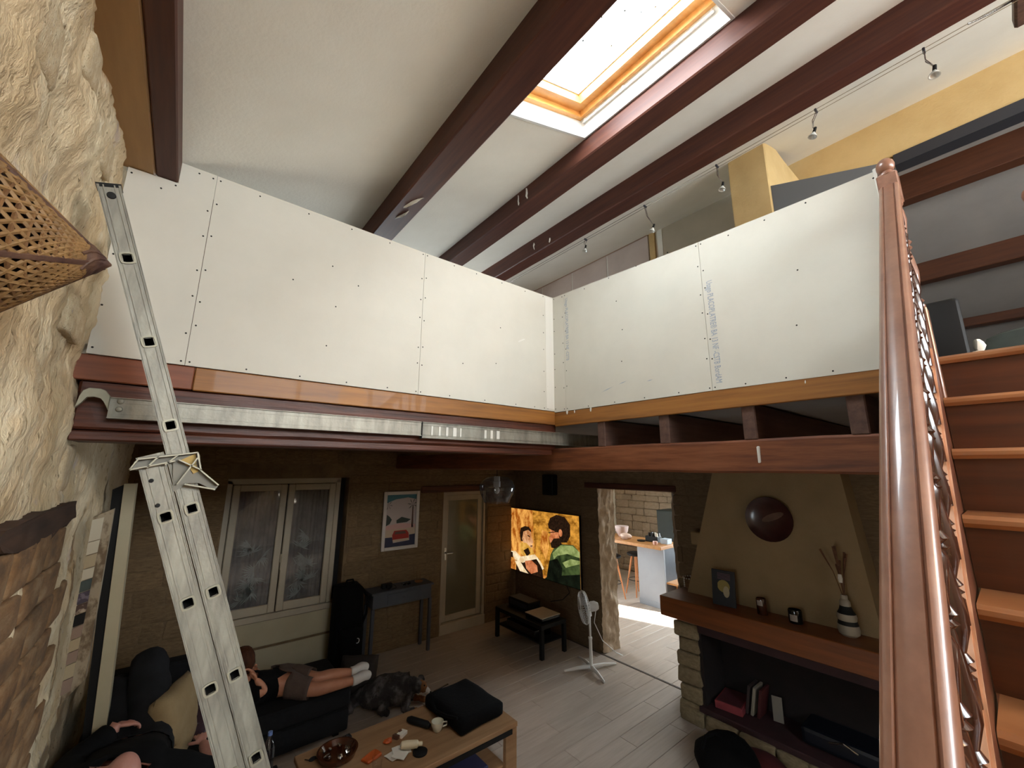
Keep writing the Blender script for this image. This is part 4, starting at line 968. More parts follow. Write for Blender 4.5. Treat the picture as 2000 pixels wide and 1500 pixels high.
# ---- low television bench with the boxes on it
t = thing('television_bench', 'low black bench on short legs below the television', 'bench', (4.13, 4.7, 0))
bx0, bx1, by0, by1, bh = 3.90, 4.36, 4.20, 5.20, .40
b = BM(); box(b, bx0, bx1, by0, by1, bh-.05, bh, .004); obj('top', b, M['black'], t)
b = BM(); box(b, bx0+.03, bx1-.03, by0+.04, by1-.04, .16, .18, .003); obj('shelf', b, M['black'], t)
for x in (bx0, bx1-.05):
    for y in (by0, by1-.05): b = BM(); box(b, x, x+.05, y, y+.05, 0, bh-.05, .003); obj('leg', b, M['black'], t)
t = thing('game_console', 'white topped game console lying on the television bench', 'console', (4.12, 4.42, bh))
b = BM(); box(b, 3.97, 4.30, 4.26, 4.60, bh, bh+.05, .006); obj('body', b, M['blackgl'], t)
b = BM(); box(b, 3.965, 4.305, 4.255, 4.605, bh+.05, bh+.062, .004); obj('lid', b, mat('warm_white', 'b0a392', None, .5), t)
t = thing('sound_bar', 'black media box at the left end of the television bench', 'box', (4.2, 4.9, bh))
b = BM(); box(b, 4.10, 4.33, 4.68, 5.14, bh, bh+.12, .01); obj('body', b, M['black'], t)
b = BM(); box(b, 4.097, 4.10, 4.72, 5.10, bh+.03, bh+.09); obj('grille', b, M['steel'], t)
b = BM(); box(b, 3.96, 4.26, 4.40, 5.0, .18, .28, .008); o = obj('receiver', b, M['blackgl'], loc=(4.1, 4.7, .18)); tag(o, 'dark receiver on the shelf under the television bench', 'receiver')

# ---- pedestal fan
t = thing('pedestal_fan', 'white pedestal fan beside the doorway, head turned toward the corner', 'fan', (4.225, 3.667, 0))
fx, fy = 4.225, 3.667
for k, (dx, dy) in enumerate(((-.30, .165), (.34, -.11), (-.13, -.30), (.12, .3))):
    b = BM(); tube(b, [(fx, fy, .035), (fx+dx*.5, fy+dy*.5, .032), (fx+dx, fy+dy, .012)], [.024, .02, .012], 8); obj('foot', b, M['white'], t, True)
b = BM(); cyl(b, (fx, fy, .02), (fx, fy, .05), .035, .03); cyl(b, (fx, fy, .04), (fx, fy, .34), .02); cyl(b, (fx, fy, .34), (fx, fy, .36), .024); cyl(b, (fx, fy, .36), (fx, fy, .62), .013); obj('pole', b, M['white'], t, True)
fc = Vector((fx-.06, fy+.035, .70)); fd = Vector((-.62, .40, -.05)).normalized(); ux, uy, uz = frame_of(fd)
b = BM(); ball(b, fc-fd*.10, (.055, .055, .06)); lathe(b, [(.03, -.06), (.055, -.03), (.06, .02), (.04, .06)], fc-fd*.12, 16, -fd); cyl(b, (fx, fy, .60), (fx, fy, .68), .028, .02); obj('motor_housing', b, M['white'], t, True)
b = BM()
R = .19
for k in range(40):
    a = 2*math.pi*k/40; d = math.cos(a)*ux+math.sin(a)*uy
    for s in (1, -1): tube(b, [fc+d*.03+fd*.045*s, fc+d*R*.6+fd*.045*s, fc+d*R*.93+fd*.03*s, fc+d*R], .0016, 4, False)
for rr, s, rad in ((R, 0, .005), (R*.62, .045, .002), (R*.62, -.045, .002)): tube(b, [fc+rr*(math.cos(2*math.pi*k/36)*ux+math.sin(2*math.pi*k/36)*uy)+fd*s for k in range(37)], rad, 5, False)
lathe(b, [(.03, 0), (.03, .004), (.004, .008)], fc+fd*.045, 16, fd)
obj('guard', b, M['white'], t, True)
bm_ = mat('fan_blade', 'b9b6b3', None, .4)
for k in range(3):
    b = BM(); a0 = k*2.094; rows_ = []
    for j in range(6):
        r = .03+.13*j/5; rows_.append([b.verts.new(fc+r*(math.cos(a0+w)*ux+math.sin(a0+w)*uy)+fd*(.02*(w-.4))) for w in [q*.22*(.6+.55*math.sin(j/5*2.6)) for q in range(6)]])
    for a, c in zip(rows_, rows_[1:]):
        for q in range(5): b.faces.new((a[q], a[q+1], c[q+1], c[q]))
    obj('blade', b, bm_, t, True)
b = BM(); tube(b, [fc-fd*.15+Vector((0, 0, -.06)), (fx+.05, fy-.03, .52), (fx+.16, fy-.06, .30), (fx+.36, fy-.10, .13), (fx+.50, fy-.10, .06)], .005, 6); obj('flex', b, M['white'], t, True)

def smoky():
    m = glass('smoky_shade', (.80, .82, .85, 1), .2); N = m.node_tree.nodes; L = m.node_tree.links
    d = N.new('ShaderNodeBsdfDiffuse'); d.inputs[0].default_value = srgb('6d7278'); x = N.new('ShaderNodeMixShader'); x.inputs[0].default_value = .16
    o = N['Material Output']; src = o.inputs[0].links[0].from_socket; L.new(src, x.inputs[1]); L.new(d.outputs[0], x.inputs[2]); L.new(x.outputs[0], o.inputs[0]); return m
M['smokyglass'] = smoky()
# ---- pendant lamp below the mezzanine
pc = Vector((3.02, 4.02, 2.15))
t = thing('pendant_lamp', 'smoked glass globe pendant with a white lampholder hanging under the mezzanine', 'lamp', (pc.x, pc.y, 2.72))
b = BM(); lathe(b, [(.05, .155), (.13, .145), (.19, .10), (.215, .03), (.20, -.05), (.165, -.11), (.15, -.155)], pc, 28, cap=False)
bmesh.ops.solidify(b, geom=list(b.faces), thickness=.004); obj('glass_shade', b, M['smokyglass'], t, True)
b = BM(); cyl(b, pc+Vector((0, 0, .03)), pc+Vector((0, 0, .095)), .042); cyl(b, pc+Vector((0, 0, .10)), pc+Vector((0, 0, .155)), .036); obj('lampholder', b, M['white'], t, True)
b = BM(); ball(b, pc+Vector((0, 0, -.01)), (.035, .035, .045)); obj('bulb', b, M['bulb'], t, True)
b = BM(); tube(b, [pc+Vector((0, 0, .15)), (pc.x, pc.y, 2.775)], .004, 6); lathe(b, [(.05, 0), (.05, .02), (.02, .03)], (pc.x, pc.y, 2.745), 16); obj('flex', b, M['black'], t, True)
b = BM(); box(b, 4.58, XR+.03, 4.655, 4.89, 1.985, 2.30, .01); o = obj('beam_end', b, M['black'], loc=(4.64, 4.77, 2.0)); tag(o, 'blackened beam stub projecting from the wall above the television', 'beam')

# ---- framed poster
t = thing('framed_poster', 'white framed travel poster with a red car and palms beside the glazed door', 'picture', (2.54, 5.66, 1.28))
q0, q1, qz0, qz1 = 2.275, 2.815, 1.28, 2.068; yq = 5.655
b = BM(); f = .045
box(b, q0, q0+f, yq-.02, yq+.01, qz0, qz1, .003); box(b, q1-f, q1, yq-.02, yq+.01, qz0, qz1, .003); box(b, q0+f, q1-f, yq-.02, yq+.01, qz0, qz0+f, .003); box(b, q0+f, q1-f, yq-.02, yq+.01, qz1-f, qz1, .003)
obj('frame', b, mat('poster_frame', 'cfc8c0', None, .5), t)
b = BM(); box(b, q0+.01, q1-.01, yq+.0, yq+.008, qz0+.01, qz1-.01); obj('backing', b, M['black'], t)
pm = [mat('print_sky', 'b7aaa4', None, .6), mat('print_teal', '3d6f7a', None, .6), mat('print_palm', '2f3a35', None, .6), mat('print_red', 'a02a20', None, .6), mat('print_navy', '2a2c44', None, .6), mat('print_sand', 'bfa990', None, .6), mat('print_pink', 'c79f97', None, .6), mat('print_trunk', '5d4238', None, .6)]
b = BM(); W0, W1, H0, H1 = q0+f, q1-f, qz0+f, qz1-f
def pp(pts, mi, lay): poly(b, [(W0+u*(W1-W0), yq-.0006*lay-.0008, H1-v*(H1-H0)) for u, v in pts], mi)
pp([(0, 0), (1, 0), (1, 1), (0, 1)], 0, 0); pp([(0, 0), (1, 0), (1, .10), (.7, .06), (.3, .09), (0, .16)], 1, 1)
for k in range(7):                                       # palms
    a = k*.9; pp([(.06, .2), (.06+.10*math.cos(a), .2+.07*math.sin(a)), (.06+.15*math.cos(a+.15), .2+.10*math.sin(a+.15))], 2, 2)
    pp([(.88, .2), (.88+.12*math.cos(a+.4), .2+.08*math.sin(a+.4)), (.88+.2*math.cos(a+.6), .2+.13*math.sin(a+.6))], 2, 2)
pp([(.87, .22), (.905, .22), (.93, .68), (.86, .68)], 7, 1); pp([(.03, .38), (.12, .42), (.2, .48), (.14, .56), (.02, .6)], 2, 2); pp([(.35, .50), (.52, .44), (.84, .50), (.7, .55), (.36, .56)], 2, 2)
pp([(0, .60), (.5, .56), (1, .60), (1, .74), (0, .74)], 6, 1); pp([(0, .68), (1, .66), (1, .82), (0, .84)], 5, 2)
pp([(.30, .70), (.70, .70), (.78, .76), (.80, .87), (.26, .89), (.24, .78)], 3, 4); pp([(.34, .72), (.66, .72), (.70, .77), (.31, .77)], 7, 5); pp([(.26, .87), (.80, .86), (.80, .90), (.27, .91)], 5, 5)
pp([(0, .82), (.24, .82), (.28, .93), (1, .90), (1, 1), (0, 1)], 4, 3); pp([(.8, .80), (1, .79), (1, .92), (.82, .92)], 4, 4)
obj('print', b, pm, t)

# ---- narrow console table
t = thing('console_table', 'narrow slate blue console table under the poster', 'table', (2.5, 5.52, 0))
cx0, cx1, cy0, cy1, ch = 2.10, 2.935, 5.37, 5.655, .845
b = BM(); box(b, cx0-.015, cx1+.015, cy0-.015, cy1, ch-.025, ch, .004); obj('top', b, M['slateblue'], t)
b = BM(); box(b, cx0+.01, cx1-.01, cy0+.005, cy1-.01, ch-.19, ch-.025, .003); ap = obj('apron', b, M['slateblue'], t)
b = BM(); box(b, cx0+.2, cx1-.2, cy0-.001, cy0+.01, ch-.17, ch-.045, .004); ball(b, ((cx0+cx1)/2, cy0-.012, ch-.105), .012, 8); obj('drawer', b, M['slateblue'], ap)
for x in (cx0, cx1-.04):
    for y in (cy0, cy1-.045): b = BM(); box(b, x, x+.04, y, y+.04, 0, ch-.19, .003); obj('leg', b, M['slateblue'], t)
t = thing('camera', 'small dark camera on the left part of the console table', 'camera', (2.33, 5.5, ch))
b = BM(); box(b, 2.26, 2.40, 5.47, 5.53, ch, ch+.06, .008); obj('body', b, M['black'], t); b = BM(); cyl(b, (2.33, 5.47, ch+.03), (2.33, 5.42, ch+.03), .026); obj('lens', b, M['blackgl'], t, True); b = BM(); tube(b, [(2.4, 5.5, ch+.04), (2.45, 5.48, ch+.01), (2.43, 5.42, ch+.005), (2.36, 5.40, ch+.005)], .004, 5); obj('strap', b, M['black'], t)
t = thing('sunglasses', 'folded dark sunglasses in the middle of the console table', 'sunglasses', (2.6, 5.5, ch))
b = BM(); ball(b, (2.57, 5.48, ch+.018), (.028, .006, .018), 8); ball(b, (2.635, 5.48, ch+.018), (.028, .006, .018), 8); tube(b, [(2.54, 5.48, ch+.02), (2.55, 5.55, ch+.006), (2.64, 5.55, ch+.006), (2.665, 5.48, ch+.02)], .003, 5); obj('frame', b, M['blackgl'], t, True)
t = thing('tealight_dish', 'little brass dish with two sticks at the right end of the console table', 'dish', (2.82, 5.55, ch))
b = BM(); lathe(b, [(.05, 0), (.06, .012), (.055, .012), (.045, .004)], (2.80, 5.52, ch), 14); obj('dish', b, M['oak'], t, True)
for x in (2.79, 2.84): b = BM(); tube(b, [(x, 5.56, ch+.004), (x+.004, 5.58, ch+.13)], .004, 5); obj('stick', b, M['wicker'], t)

# ---- tall black instrument bag against the wall
t = thing('backpack', 'tall black backpack standing between the window niche and console table', 'backpack', (1.84, 5.5, 0))
b = BM(); g = box(b, 1.66, 2.01, 5.30, 5.58, 0, .98, .09, seg=3)
bmesh.ops.subdivide_edges(b, edges=[e for e in b.edges if e.calc_length() > .2], cuts=4, use_grid_fill=True)
for v in b.verts: k = v.co.z; v.co.x = 1.835+(v.co.x-1.835)*(1.0-.22*max(0, k-.5)); v.co.y += .10*k-.02
wobble(b, .012, 6); obj('body', b, M['shirt'], t, True, sharp=60)
b = BM(); g = box(b, 1.70, 1.97, 5.24, 5.36, .12, .55, .04, seg=2); wobble(b, .01, 7); pk = obj('front_pocket', b, M['shirt'], t, True, sharp=60)
b = BM(); tube(b, [(1.90+.02*math.cos(a), 5.238, .40+.026*math.sin(a)) for a in [(-2.2+q*.45) for q in range(10)]], .004, 6); obj('emblem', b, M['white'], pk)
b = BM(); tube(b, [(1.98, 5.42, .92), (2.06, 5.42, .8), (2.05, 5.42, .62), (1.99, 5.40, .5)], .016, 8); obj('shoulder_strap', b, M['shirt'], t, True)
b = BM(); tube(b, [(1.78, 5.47, .985), (1.80, 5.47, 1.03), (1.87, 5.47, 1.03), (1.89, 5.47, .985)], .012, 8); obj('grab_loop', b, M['shirt'], t, True)

# ---- leaning boards at the left wall
t = thing('cream_plank', 'tall cream plank leaning in the corner behind the sofa beside the rubble wall', 'plank', (-.2, 4.05, 0))
b = BM(); prism(b, [(-.290, 2.289), (-.226, 2.287), (-.113, 0), (-.180, 0)], 'y', 3.98, 4.13); obj('plank', b, M['cream'], t)
b = BM(); prism(b, [(-.345, 2.25), (-.293, 2.28), (-.184, 0), (-.215, 0)], 'y', 4.0, 4.13); o = obj('dark_plank', b, M['black'], loc=(-.25, 4.05, 0)); tag(o, 'dark edged plank squeezed between the cream plank and the patched board', 'plank')  # black strip put where the gap between the boards is in shade
t = thing('patched_board', 'weathered narrow board with peeling paint and a picture strip hung on the rubble wall', 'board', (-.30, 3.33, 1.2))
def lean(x, z): return x
b = BM(); prism(b, [(-.340, 2.13), (-.262, 2.17), (-.245, 1.30), (-.322, 1.20)], 'y', 3.30, 3.36); bd_ = obj('backing', b, mat('peeling_paint', '9d907a', '6c5c48', .9, scale=(14, 14, 8), bump=.5, contrast=(.45, .55)), t)
pale = mat('pale_patch', 'bdb6a2', None, .8); teal = mat('dark_teal_patch', '2b3634', '3c4a48', .5); vio = mat('violet_patch', '3b3240', '6d6470', .5, scale=(30, 30, 30), contrast=(.5, .55)); brn = mat('brown_patch', '4a352c', 'b0a08c', .5, scale=(24, 24, 24), contrast=(.5, .6)); rose = mat('rose_patch', '8d7768', None, .8); sand = mat('sand_patch', 'a99a7d', None, .8)
seq = [(2.115, 2.0, pale), (1.995, 1.93, pale), (1.925, 1.86, sand), (1.855, 1.80, pale), (1.795, 1.74, teal), (1.735, 1.68, vio), (1.675, 1.63, brn), (1.625, 1.57, M['black']), (1.565, 1.51, rose), (1.505, 1.45, sand), (1.445, 1.39, rose), (1.385, 1.32, sand), (1.315, 1.25, rose)]
for (za, zb, m_) in seq:
    b = BM(); dx = lambda z: -.337+.017*(2.1-z); prism(b, [(dx(za)-.003, za), (dx(za)+.042-.012*(2.1-za), za+.012), (dx(zb)+.042-.012*(2.1-zb), zb+.012), (dx(zb)-.003, zb)], 'y', 3.288, 3.301); obj('patch', b, m_, t)

# ---- sofa: seat along the left wall, chaise toward the television
SZ = .38
t = thing('corner_sofa', 'charcoal fabric corner sofa with a chaise that the sleeper lies on', 'sofa', (.4, 4.2, 0))
b = BM(); box(b, -.08, .62, 2.7, 4.26, .04, .22, .03, seg=2); box(b, -.26, 1.52, 4.26, 5.22, .04, .22, .03, seg=2); obj('base', b, M['charcoal'], t, True)
b = BM(); g = box(b, -.085, .62, 2.72, 4.25, .22, SZ, .05, seg=3); obj('seat_cushion', b, M['charcoal'], t, True)
b = BM(); g = box(b, -.10, 1.53, 4.262, 5.08, .22, SZ, .05, seg=3); obj('seat_cushion', b, M['charcoal'], t, True)
b = BM(); g = box(b, -.26, .42, 5.06, 5.24, .22, .68, .05, seg=3); obj('backrest', b, M['charcoal'], t, True)
b = BM(); g = box(b, -.29, -.13, 4.28, 5.2, .22, .60, .05, seg=3); obj('backrest', b, M['charcoal'], t, True)
for x, y in ((-.02, 2.8), (.55, 2.8), (1.43, 4.34), (1.43, 5.15), (-.2, 5.1)): b = BM(); box(b, x-.025, x+.025, y-.025, y+.025, 0, .045); obj('leg', b, M['black'], t)
b = BM(); cushion(b, (.20, 4.12, .60), .46, .50, .20, (math.radians(82), 0, math.radians(66)), 16)
wobble(b, .010, 12); o = obj('cushion', b, M['beige'], loc=(.20, 4.13, .38), smooth=True, sharp=80); tag(o, 'crumpled beige cushion propped up on the sofa left of the ladder', 'cushion')
b = BM(); cushion(b, (.42, 4.42, .50), .36, .40, .15, (.2, -.3, .4)); o = obj('cushion', b, M['plum'], loc=(.42, 4.42, .39), smooth=True, sharp=80); tag(o, 'plum patterned cushion lying between the beige cushion and the ladder', 'cushion')
b = BM(); cushion(b, (1.78, 4.83, .20), .40, .40, .14, (math.radians(62), 0, math.radians(-35))); o = obj('cushion', b, mat('slate_cushion', '3a3533', '322d2c', .95, scale=(9, 9, 9), bump=.3), loc=(1.78, 4.83, 0), smooth=True, sharp=80); tag(o, 'dark grey cushion dropped on the floor between the socked feet and the dog', 'cushion')

# ---- coffee table and what lies on it
TZt = .43
t = thing('coffee_table', 'low oak coffee table with a black metal shelf rail in front of the sofa', 'table', (1.6, 3.18, 0))
b = BM(); box(b, .885, 2.36, 2.83, 3.50, TZt-.035, TZt, .004); obj('top', b, M['oaktable'], t)
b = BM(); box(b, .93, 2.3, 2.822, 2.832, TZt-.065, TZt-.034); obj('front_rail', b, M['black'], t)
for x0, x1, y0, y1 in ((2.25, 2.36, 2.84, 2.88), (2.25, 2.36, 3.44, 3.48), (.90, 1.0, 2.84, 2.88), (.90, 1.0, 3.44, 3.48)): b = BM(); box(b, x0, x1, y0, y1, 0, TZt-.035, .004); obj('leg', b, M['oaktable'], t)
b = BM(); box(b, .95, 2.28, 2.88, 3.44, .12, .145, .004); obj('shelf', b, M['oaktable'], t)
b = BM(); box(b, 1.6, 2.1, 2.86, 3.1, .145, .215, .006); o = obj('board_game', b, M['blue'], loc=(1.85, 3, .145)); tag(o, 'dark blue box on the shelf under the coffee table', 'box')
z = TZt
t = thing('laptop_bag', 'black laptop bag lying on the right end of the coffee table', 'bag', (2.09, 3.17, z))
b = BM(); g = box(b, 1.875, 2.31, 2.945, 3.475, z, z+.105, .04, seg=3, rot=(0, 0, .06)); bmesh.ops.subdivide_edges(b, edges=[e for e in b.edges if e.calc_length() > .2], cuts=5, use_grid_fill=True); wobble(b, .012, 5); obj('body', b, M['shirt'], t, True, sharp=60)
b = BM(); bar(b, (1.93, 3.42, z+.118), (2.08, 3.45, z+.118), .012, .006); obj('zip', b, M['chrome'], t); b = BM(); tube(b, [(1.9, 3.0, z+.10), (1.86, 3.1, z+.09), (1.85, 3.25, z+.07), (1.87, 3.35, z+.09)], .012, 6); obj('handle', b, M['shirt'], t, True)
def at_tbl(name, label, cat, x, y): return thing(name, label, cat, (x, y, z))
t = at_tbl('espresso_cup', 'white espresso cup on the coffee table beside the laptop bag', 'cup', 1.80, 3.125)
b = BM(); lathe(b, [(.026, 0), (.032, .006), (.044, .04), (.047, .066), (.044, .066), (.040, .04), (.028, .012)], (1.80, 3.125, z), 20); obj('bowl', b, mat('cup_white', 'cdc9b6', None, .25), t, True)
b = BM(); tube(b, [(1.843, 3.11, z+.052), (1.868, 3.10, z+.05), (1.868, 3.10, z+.028), (1.84, 3.11, z+.022)], .005, 6); obj('handle', b, MATS['cup_white'], t, True)
t = at_tbl('spectacle_case', 'black tube shaped case lying behind the white espresso cup', 'case', 1.72, 3.26)
b = BM(); tube(b, [(1.665, 3.36, z+.024), (1.68, 3.335, z+.026), (1.75, 3.20, z+.026), (1.762, 3.175, z+.022)], [.016, .026, .026, .016], 10); obj('shell', b, M['black'], t, True)
t = at_tbl('cigarette_packet', 'open white and brown cigarette packet in the middle of the coffee table', 'packet', 1.56, 3.24)
b = BM(); box(b, 1.53, 1.60, 3.215, 3.265, z, z+.024, .002, (0, 0, .5)); obj('box', b, M['paper'], t); b = BM(); box(b, 1.50, 1.535, 3.21, 3.26, z, z+.025, .002, (0, .2, .5)); obj('lid', b, mat('packet_brown', '5b3a2c', None, .5), t); b = BM(); box(b, 1.545, 1.57, 3.25, 3.27, z+.02, z+.03, .002, (0, 0, .3)); obj('foil', b, mat('packet_brown2', '6d4636', None, .4), t)
t = at_tbl('orange_wrapper', 'small crumpled orange wrapper left of the cigarette packet', 'wrapper', 1.45, 3.22)
b = BM(); ball(b, (1.45, 3.23, z+.012), (.035, .03, .014), 8); wobble(b, .014, 30); obj('foil', b, M['orange'], t)
t = at_tbl('orange_pouch', 'orange tobacco pouch near the amber ashtray', 'pouch', 1.30, 3.13)
b = BM(); g = box(b, 1.24, 1.36, 3.10, 3.18, z, z+.022, .006, (0, 0, .3)); bmesh.ops.subdivide_edges(b, edges=list(b.edges), cuts=2, use_grid_fill=True); wobble(b, .008, 30); obj('pouch', b, M['orange'], t)
t = at_tbl('tumbler', 'small glass tumbler at the front edge of the coffee table by the orange pouch', 'glass', 1.29, 3.0)
b = BM(); lathe(b, [(.03, 0), (.034, .07), (.031, .07), (.027, .006)], (1.29, 3.02, z), 16); obj('tumbler', b, M['paneglass'], t, True)
t = at_tbl('paper_napkins', 'heap of white paper napkins under the pale tube', 'napkins', 1.48, 3.06)
b = BM()
for i, (x, y, a, sx) in enumerate(((1.43, 3.07, .3, .10), (1.49, 3.08, -.2, .12), (1.46, 3.03, .7, .09))):
    box(b, x-sx/2, x+sx/2, y-.045, y+.045, z+.002+.006*i, z+.006+.006*i, 0, (.04*i, .05, a))
bmesh.ops.subdivide_edges(b, edges=list(b.edges), cuts=2, use_grid_fill=True); wobble(b, .004, 24); obj('sheets', b, M['paper'], t)
t = at_tbl('cream_tube', 'pale cream squeeze tube lying on the paper napkins', 'tube', 1.56, 3.03)
b = BM(); lathe(b, [(.004, 0), (.022, .01), (.026, .05), (.024, .12), (.014, .13), (.014, .155), (.003, .158)], (1.475, 3.075, z+.045), 14, (.86, -.45, -.04)); obj('body', b, mat('tube_cream', 'c9bb9c', None, .4), t, True)
t = at_tbl('coaster', 'round black coaster under the pale cream tube at the table edge', 'coaster', 1.57, 2.97)
b = BM(); lathe(b, [(.05, 0), (.052, .012), (.045, .016), (.004, .016)], (1.585, 2.98, z), 20); obj('disc', b, M['black'], t, True)
t = at_tbl('ashtray', 'large amber glass ashtray with silvery foil in it, left on the coffee table', 'ashtray', 1.115, 3.30)
b = BM(); lathe(b, [(.07, 0), (.12, .012), (.135, .05), (.122, .05), (.10, .02), (.02, .014)], (1.115, 3.30, z), 28); obj('dish', b, M['amber'], t, True)
b = BM(); r = random.Random(2)
for i in range(14): a = r.uniform(0, 6.3); ball(b, (1.115+.07*math.cos(a), 3.30+.07*math.sin(a), z+.035), (r.uniform(.01, .025), r.uniform(.008, .018), .008), 6, (r.random(), r.random(), a))
obj('foil', b, M['chrome'], t)
t = at_tbl('spectacles', 'thin dark spectacles lying behind the amber ashtray', 'spectacles', .99, 3.42)
b = BM(); tube(b, [(.93, 3.40, z+.01), (.96, 3.36, z+.012), (1.03, 3.36, z+.012), (1.06, 3.40, z+.01)], .003, 5); ball(b, (.97, 3.365, z+.016), (.025, .004, .015), 8); ball(b, (1.03, 3.37, z+.016), (.025, .004, .015), 8); obj('frame', b, M['black'], t)
t = at_tbl('remote_control', 'black remote control at the back edge of the coffee table beside the amber ashtray', 'remote', 1.17, 3.455)
b = BM(); box(b, 1.08, 1.26, 3.43, 3.475, z, z+.02, .005, (0, 0, .12)); obj('body', b, M['black'], t); b = BM()
for i in range(6): box(b, 1.10+.025*i, 1.115+.025*i, 3.435+.003*i, 3.46+.003*i, z+.02, z+.0225)
obj('keys', b, M['steel'], t, kind='stuff')
t = at_tbl('pen', 'short dark pen at the front of the coffee table by the tumbler', 'pen', 1.2, 2.98)
b = BM(); tube(b, [(1.16, 3.03, z+.005), (1.21, 2.97, z+.005), (1.22, 2.958, z+.005)], [.005, .005, .001], 6); obj('barrel', b, M['blue'], t)
t = thing('water_bottle', 'clear plastic water bottle with a blue cap beside the foot of the ladder', 'bottle', (.745, 3.63, 0))
b = BM(); lathe(b, [(.034, 0), (.04, .01), (.04, .07), (.037, .08), (.04, .09), (.04, .17), (.03, .21), (.014, .235), (.013, .25)], (.745, 3.63, .30), 18); obj('bottle', b, M['clear'], t, True)
b = BM(); lathe(b, [(.015, 0), (.015, .022), (.004, .024)], (.745, 3.63, .55), 14); obj('cap', b, mat('cap_blue', '5a6fa0', None, .4), t, True)
b = BM(); lathe(b, [(.036, .0), (.036, .1), (.002, .1)], (.745, 3.63, .304), 16); obj('water', b, glass('water', (.8, .85, .9, 1), .1), t, True)
t = thing('low_stool', 'small dark stool under the water bottle at the foot of the ladder', 'stool', (.745, 3.63, 0))
b = BM(); box(b, .66, .83, 3.55, 3.72, .27, .299, .006); obj('seat', b, M['black'], t)
for x in (.67, .795):
    for y in (3.56, 3.685): b = BM(); box(b, x, x+.025, y, y+.025, 0, .27, .002); obj('leg', b, M['black'], t)
# ================================================================== FIREPLACE
t = thing('fireplace', 'stone fireplace with a chestnut mantel and a tapering plaster hood', 'fireplace', (4.45, 1.4, 0))
FX = 4.22
b = BM(); Yb0, Yb1, Yt0, Yt1, zb_, zt_ = .86, 2.43, 1.015, 1.945, 1.12, 2.78
vs = []
for (x0, ya, yb_, z) in ((4.385, Yb0, Yb1, zb_), (4.43, Yt0, Yt1, zt_)):
    vs.append([b.verts.new(p) for p in ((x0, ya, z), (x0, yb_, z), (XR+.02, yb_, z), (XR+.02, ya, z))])
for i in range(4): b.faces.new((vs[0][i], vs[0][(i+1) % 4], vs[1][(i+1) % 4], vs[1][i]))
b.faces.new(vs[0][::-1]); b.faces.new(vs[1]); obj('hood', b, M['hood'], t)
b = BM(); box(b, 4.43, XR, 2.26, 2.375, 1.60, 1.735, .01); obj('hood_nib', b, M['hood'], t)
b = BM(); box(b, 4.05, XR+.02, .25, 2.56, .935, 1.12, .006); obj('mantel', b, M['mantel'], t)
b = BM(); box(b, FX+.01, FX+.10, .40, 2.28, .80, .935, .006); obj('lintel', b, M['maroon'], t)
b = BM(); box(b, FX+.08, XR, .40, .44, .17, .94); box(b, FX+.02, XR, 2.245, 2.28, .17, .94); box(b, XR-.06, XR-.02, .44, 2.245, .17, .94); box(b, FX+.08, XR-.05, .44, 2.245, .885, .935); obj('firebox', b, mat('sooty_plaster', '1d1516', '130f10', .9, scale=(6, 6, 6)), t)  # near-black firebox walls
b = BM(); box(b, FX-.03, XR-.02, .38, 2.30, .115, .17, .008); obj('hearth_slab', b, M['maroon'], t)
HS_ = [stone_mesh(80+i, mat('pale_hearth_stone', '8f8064', '7a6b50', .9, scale=(6, 6, 6), bump=.5, bscale=(30, 30, 30), rnd=.15)) for i in range(5)]
b = BM(); box(b, FX+.03, XR, 2.28, 2.49, 0, .935); box(b, FX+.03, XR, .2, .4, 0, .935); box(b, FX+.03, XR-.02, .4, 2.28, 0, .116); obj('masonry_core', b, M['mortard'], t)
r = random.Random(6); z = 0
while z < .92:
    h = min(r.uniform(.10, .17), .935-z); e = r.uniform(-.03, .03)
    piece('stone', r.choice(HS_), t, (FX+.045, 2.385+e*.5, z+h/2), (.12, .22+e, h-.008), (0, 0, r.uniform(-.1, .1)))
    for k, x in enumerate((4.38, 4.58)): piece('stone', r.choice(HS_), t, (x, 2.475, z+h/2), (.19, .07, h-.008))
    piece('stone', r.choice(HS_), t, (FX+.045, .30, z+h/2), (.12, .2, h-.008))
    z += h
y = .4
while y < 2.25:
    w = r.uniform(.2, .34); piece('stone', r.choice(HS_), t, (FX+.0, y+w/2, .06), (.13, w-.01, .125)); y += w
t = thing('wall_plate', 'oval dark glazed plate hanging on the fireplace hood', 'plate', (4.40, 1.555, 1.75))
pcn = Vector((4.392, 1.555, 1.945)); b = BM(); lathe(b, [(.002, .012), (.13, .014), (.17, .03), (.20, .042), (.203, .036), (.17, .016), (.10, .0), (.002, 0)], pcn, 32, (-1, 0, .03)); obj('dish', b, M['terra'], t, True)
b = BM(); pts = []
for k in range(14): a = 2*math.pi*k/14; pts.append((pcn.x-.0155, pcn.y-.03+.085*math.cos(a)*1.1-.02*math.sin(a), pcn.z+.02+.04*math.sin(a)-.03*math.cos(a)))
poly(b, pts); obj('painted_motif', b, mat('plate_motif', '5c4238', '4a332b', .25), t)
mt = 1.12
t = thing('framed_card', 'dark framed card with a pale fruit picture on the mantel', 'picture', (4.25, 1.98, mt))
b = BM(); box(b, 4.235, 4.255, 1.875, 2.085, mt, mt+.315, .003, (0, .12, .08)); obj('frame', b, mat('navy_card', '191e26', '12161c', .4), t)
def cardp(pts): return [(4.232+.12*(h-.157)-.0012+.0*y, 1.98+y-(0), mt+h) for y, h in pts]
b = BM(); poly(b, cardp([(-.005+.06*math.cos(a), .175+.055*math.sin(a)) for a in [k*.449 for k in range(14)]])); poly(b, [Vector(p)-Vector((.0008, 0, 0)) for p in cardp([(-.03+.03*math.cos(a), .13+.05*math.sin(a)) for a in [k*.449 for k in range(14)]])], 1)
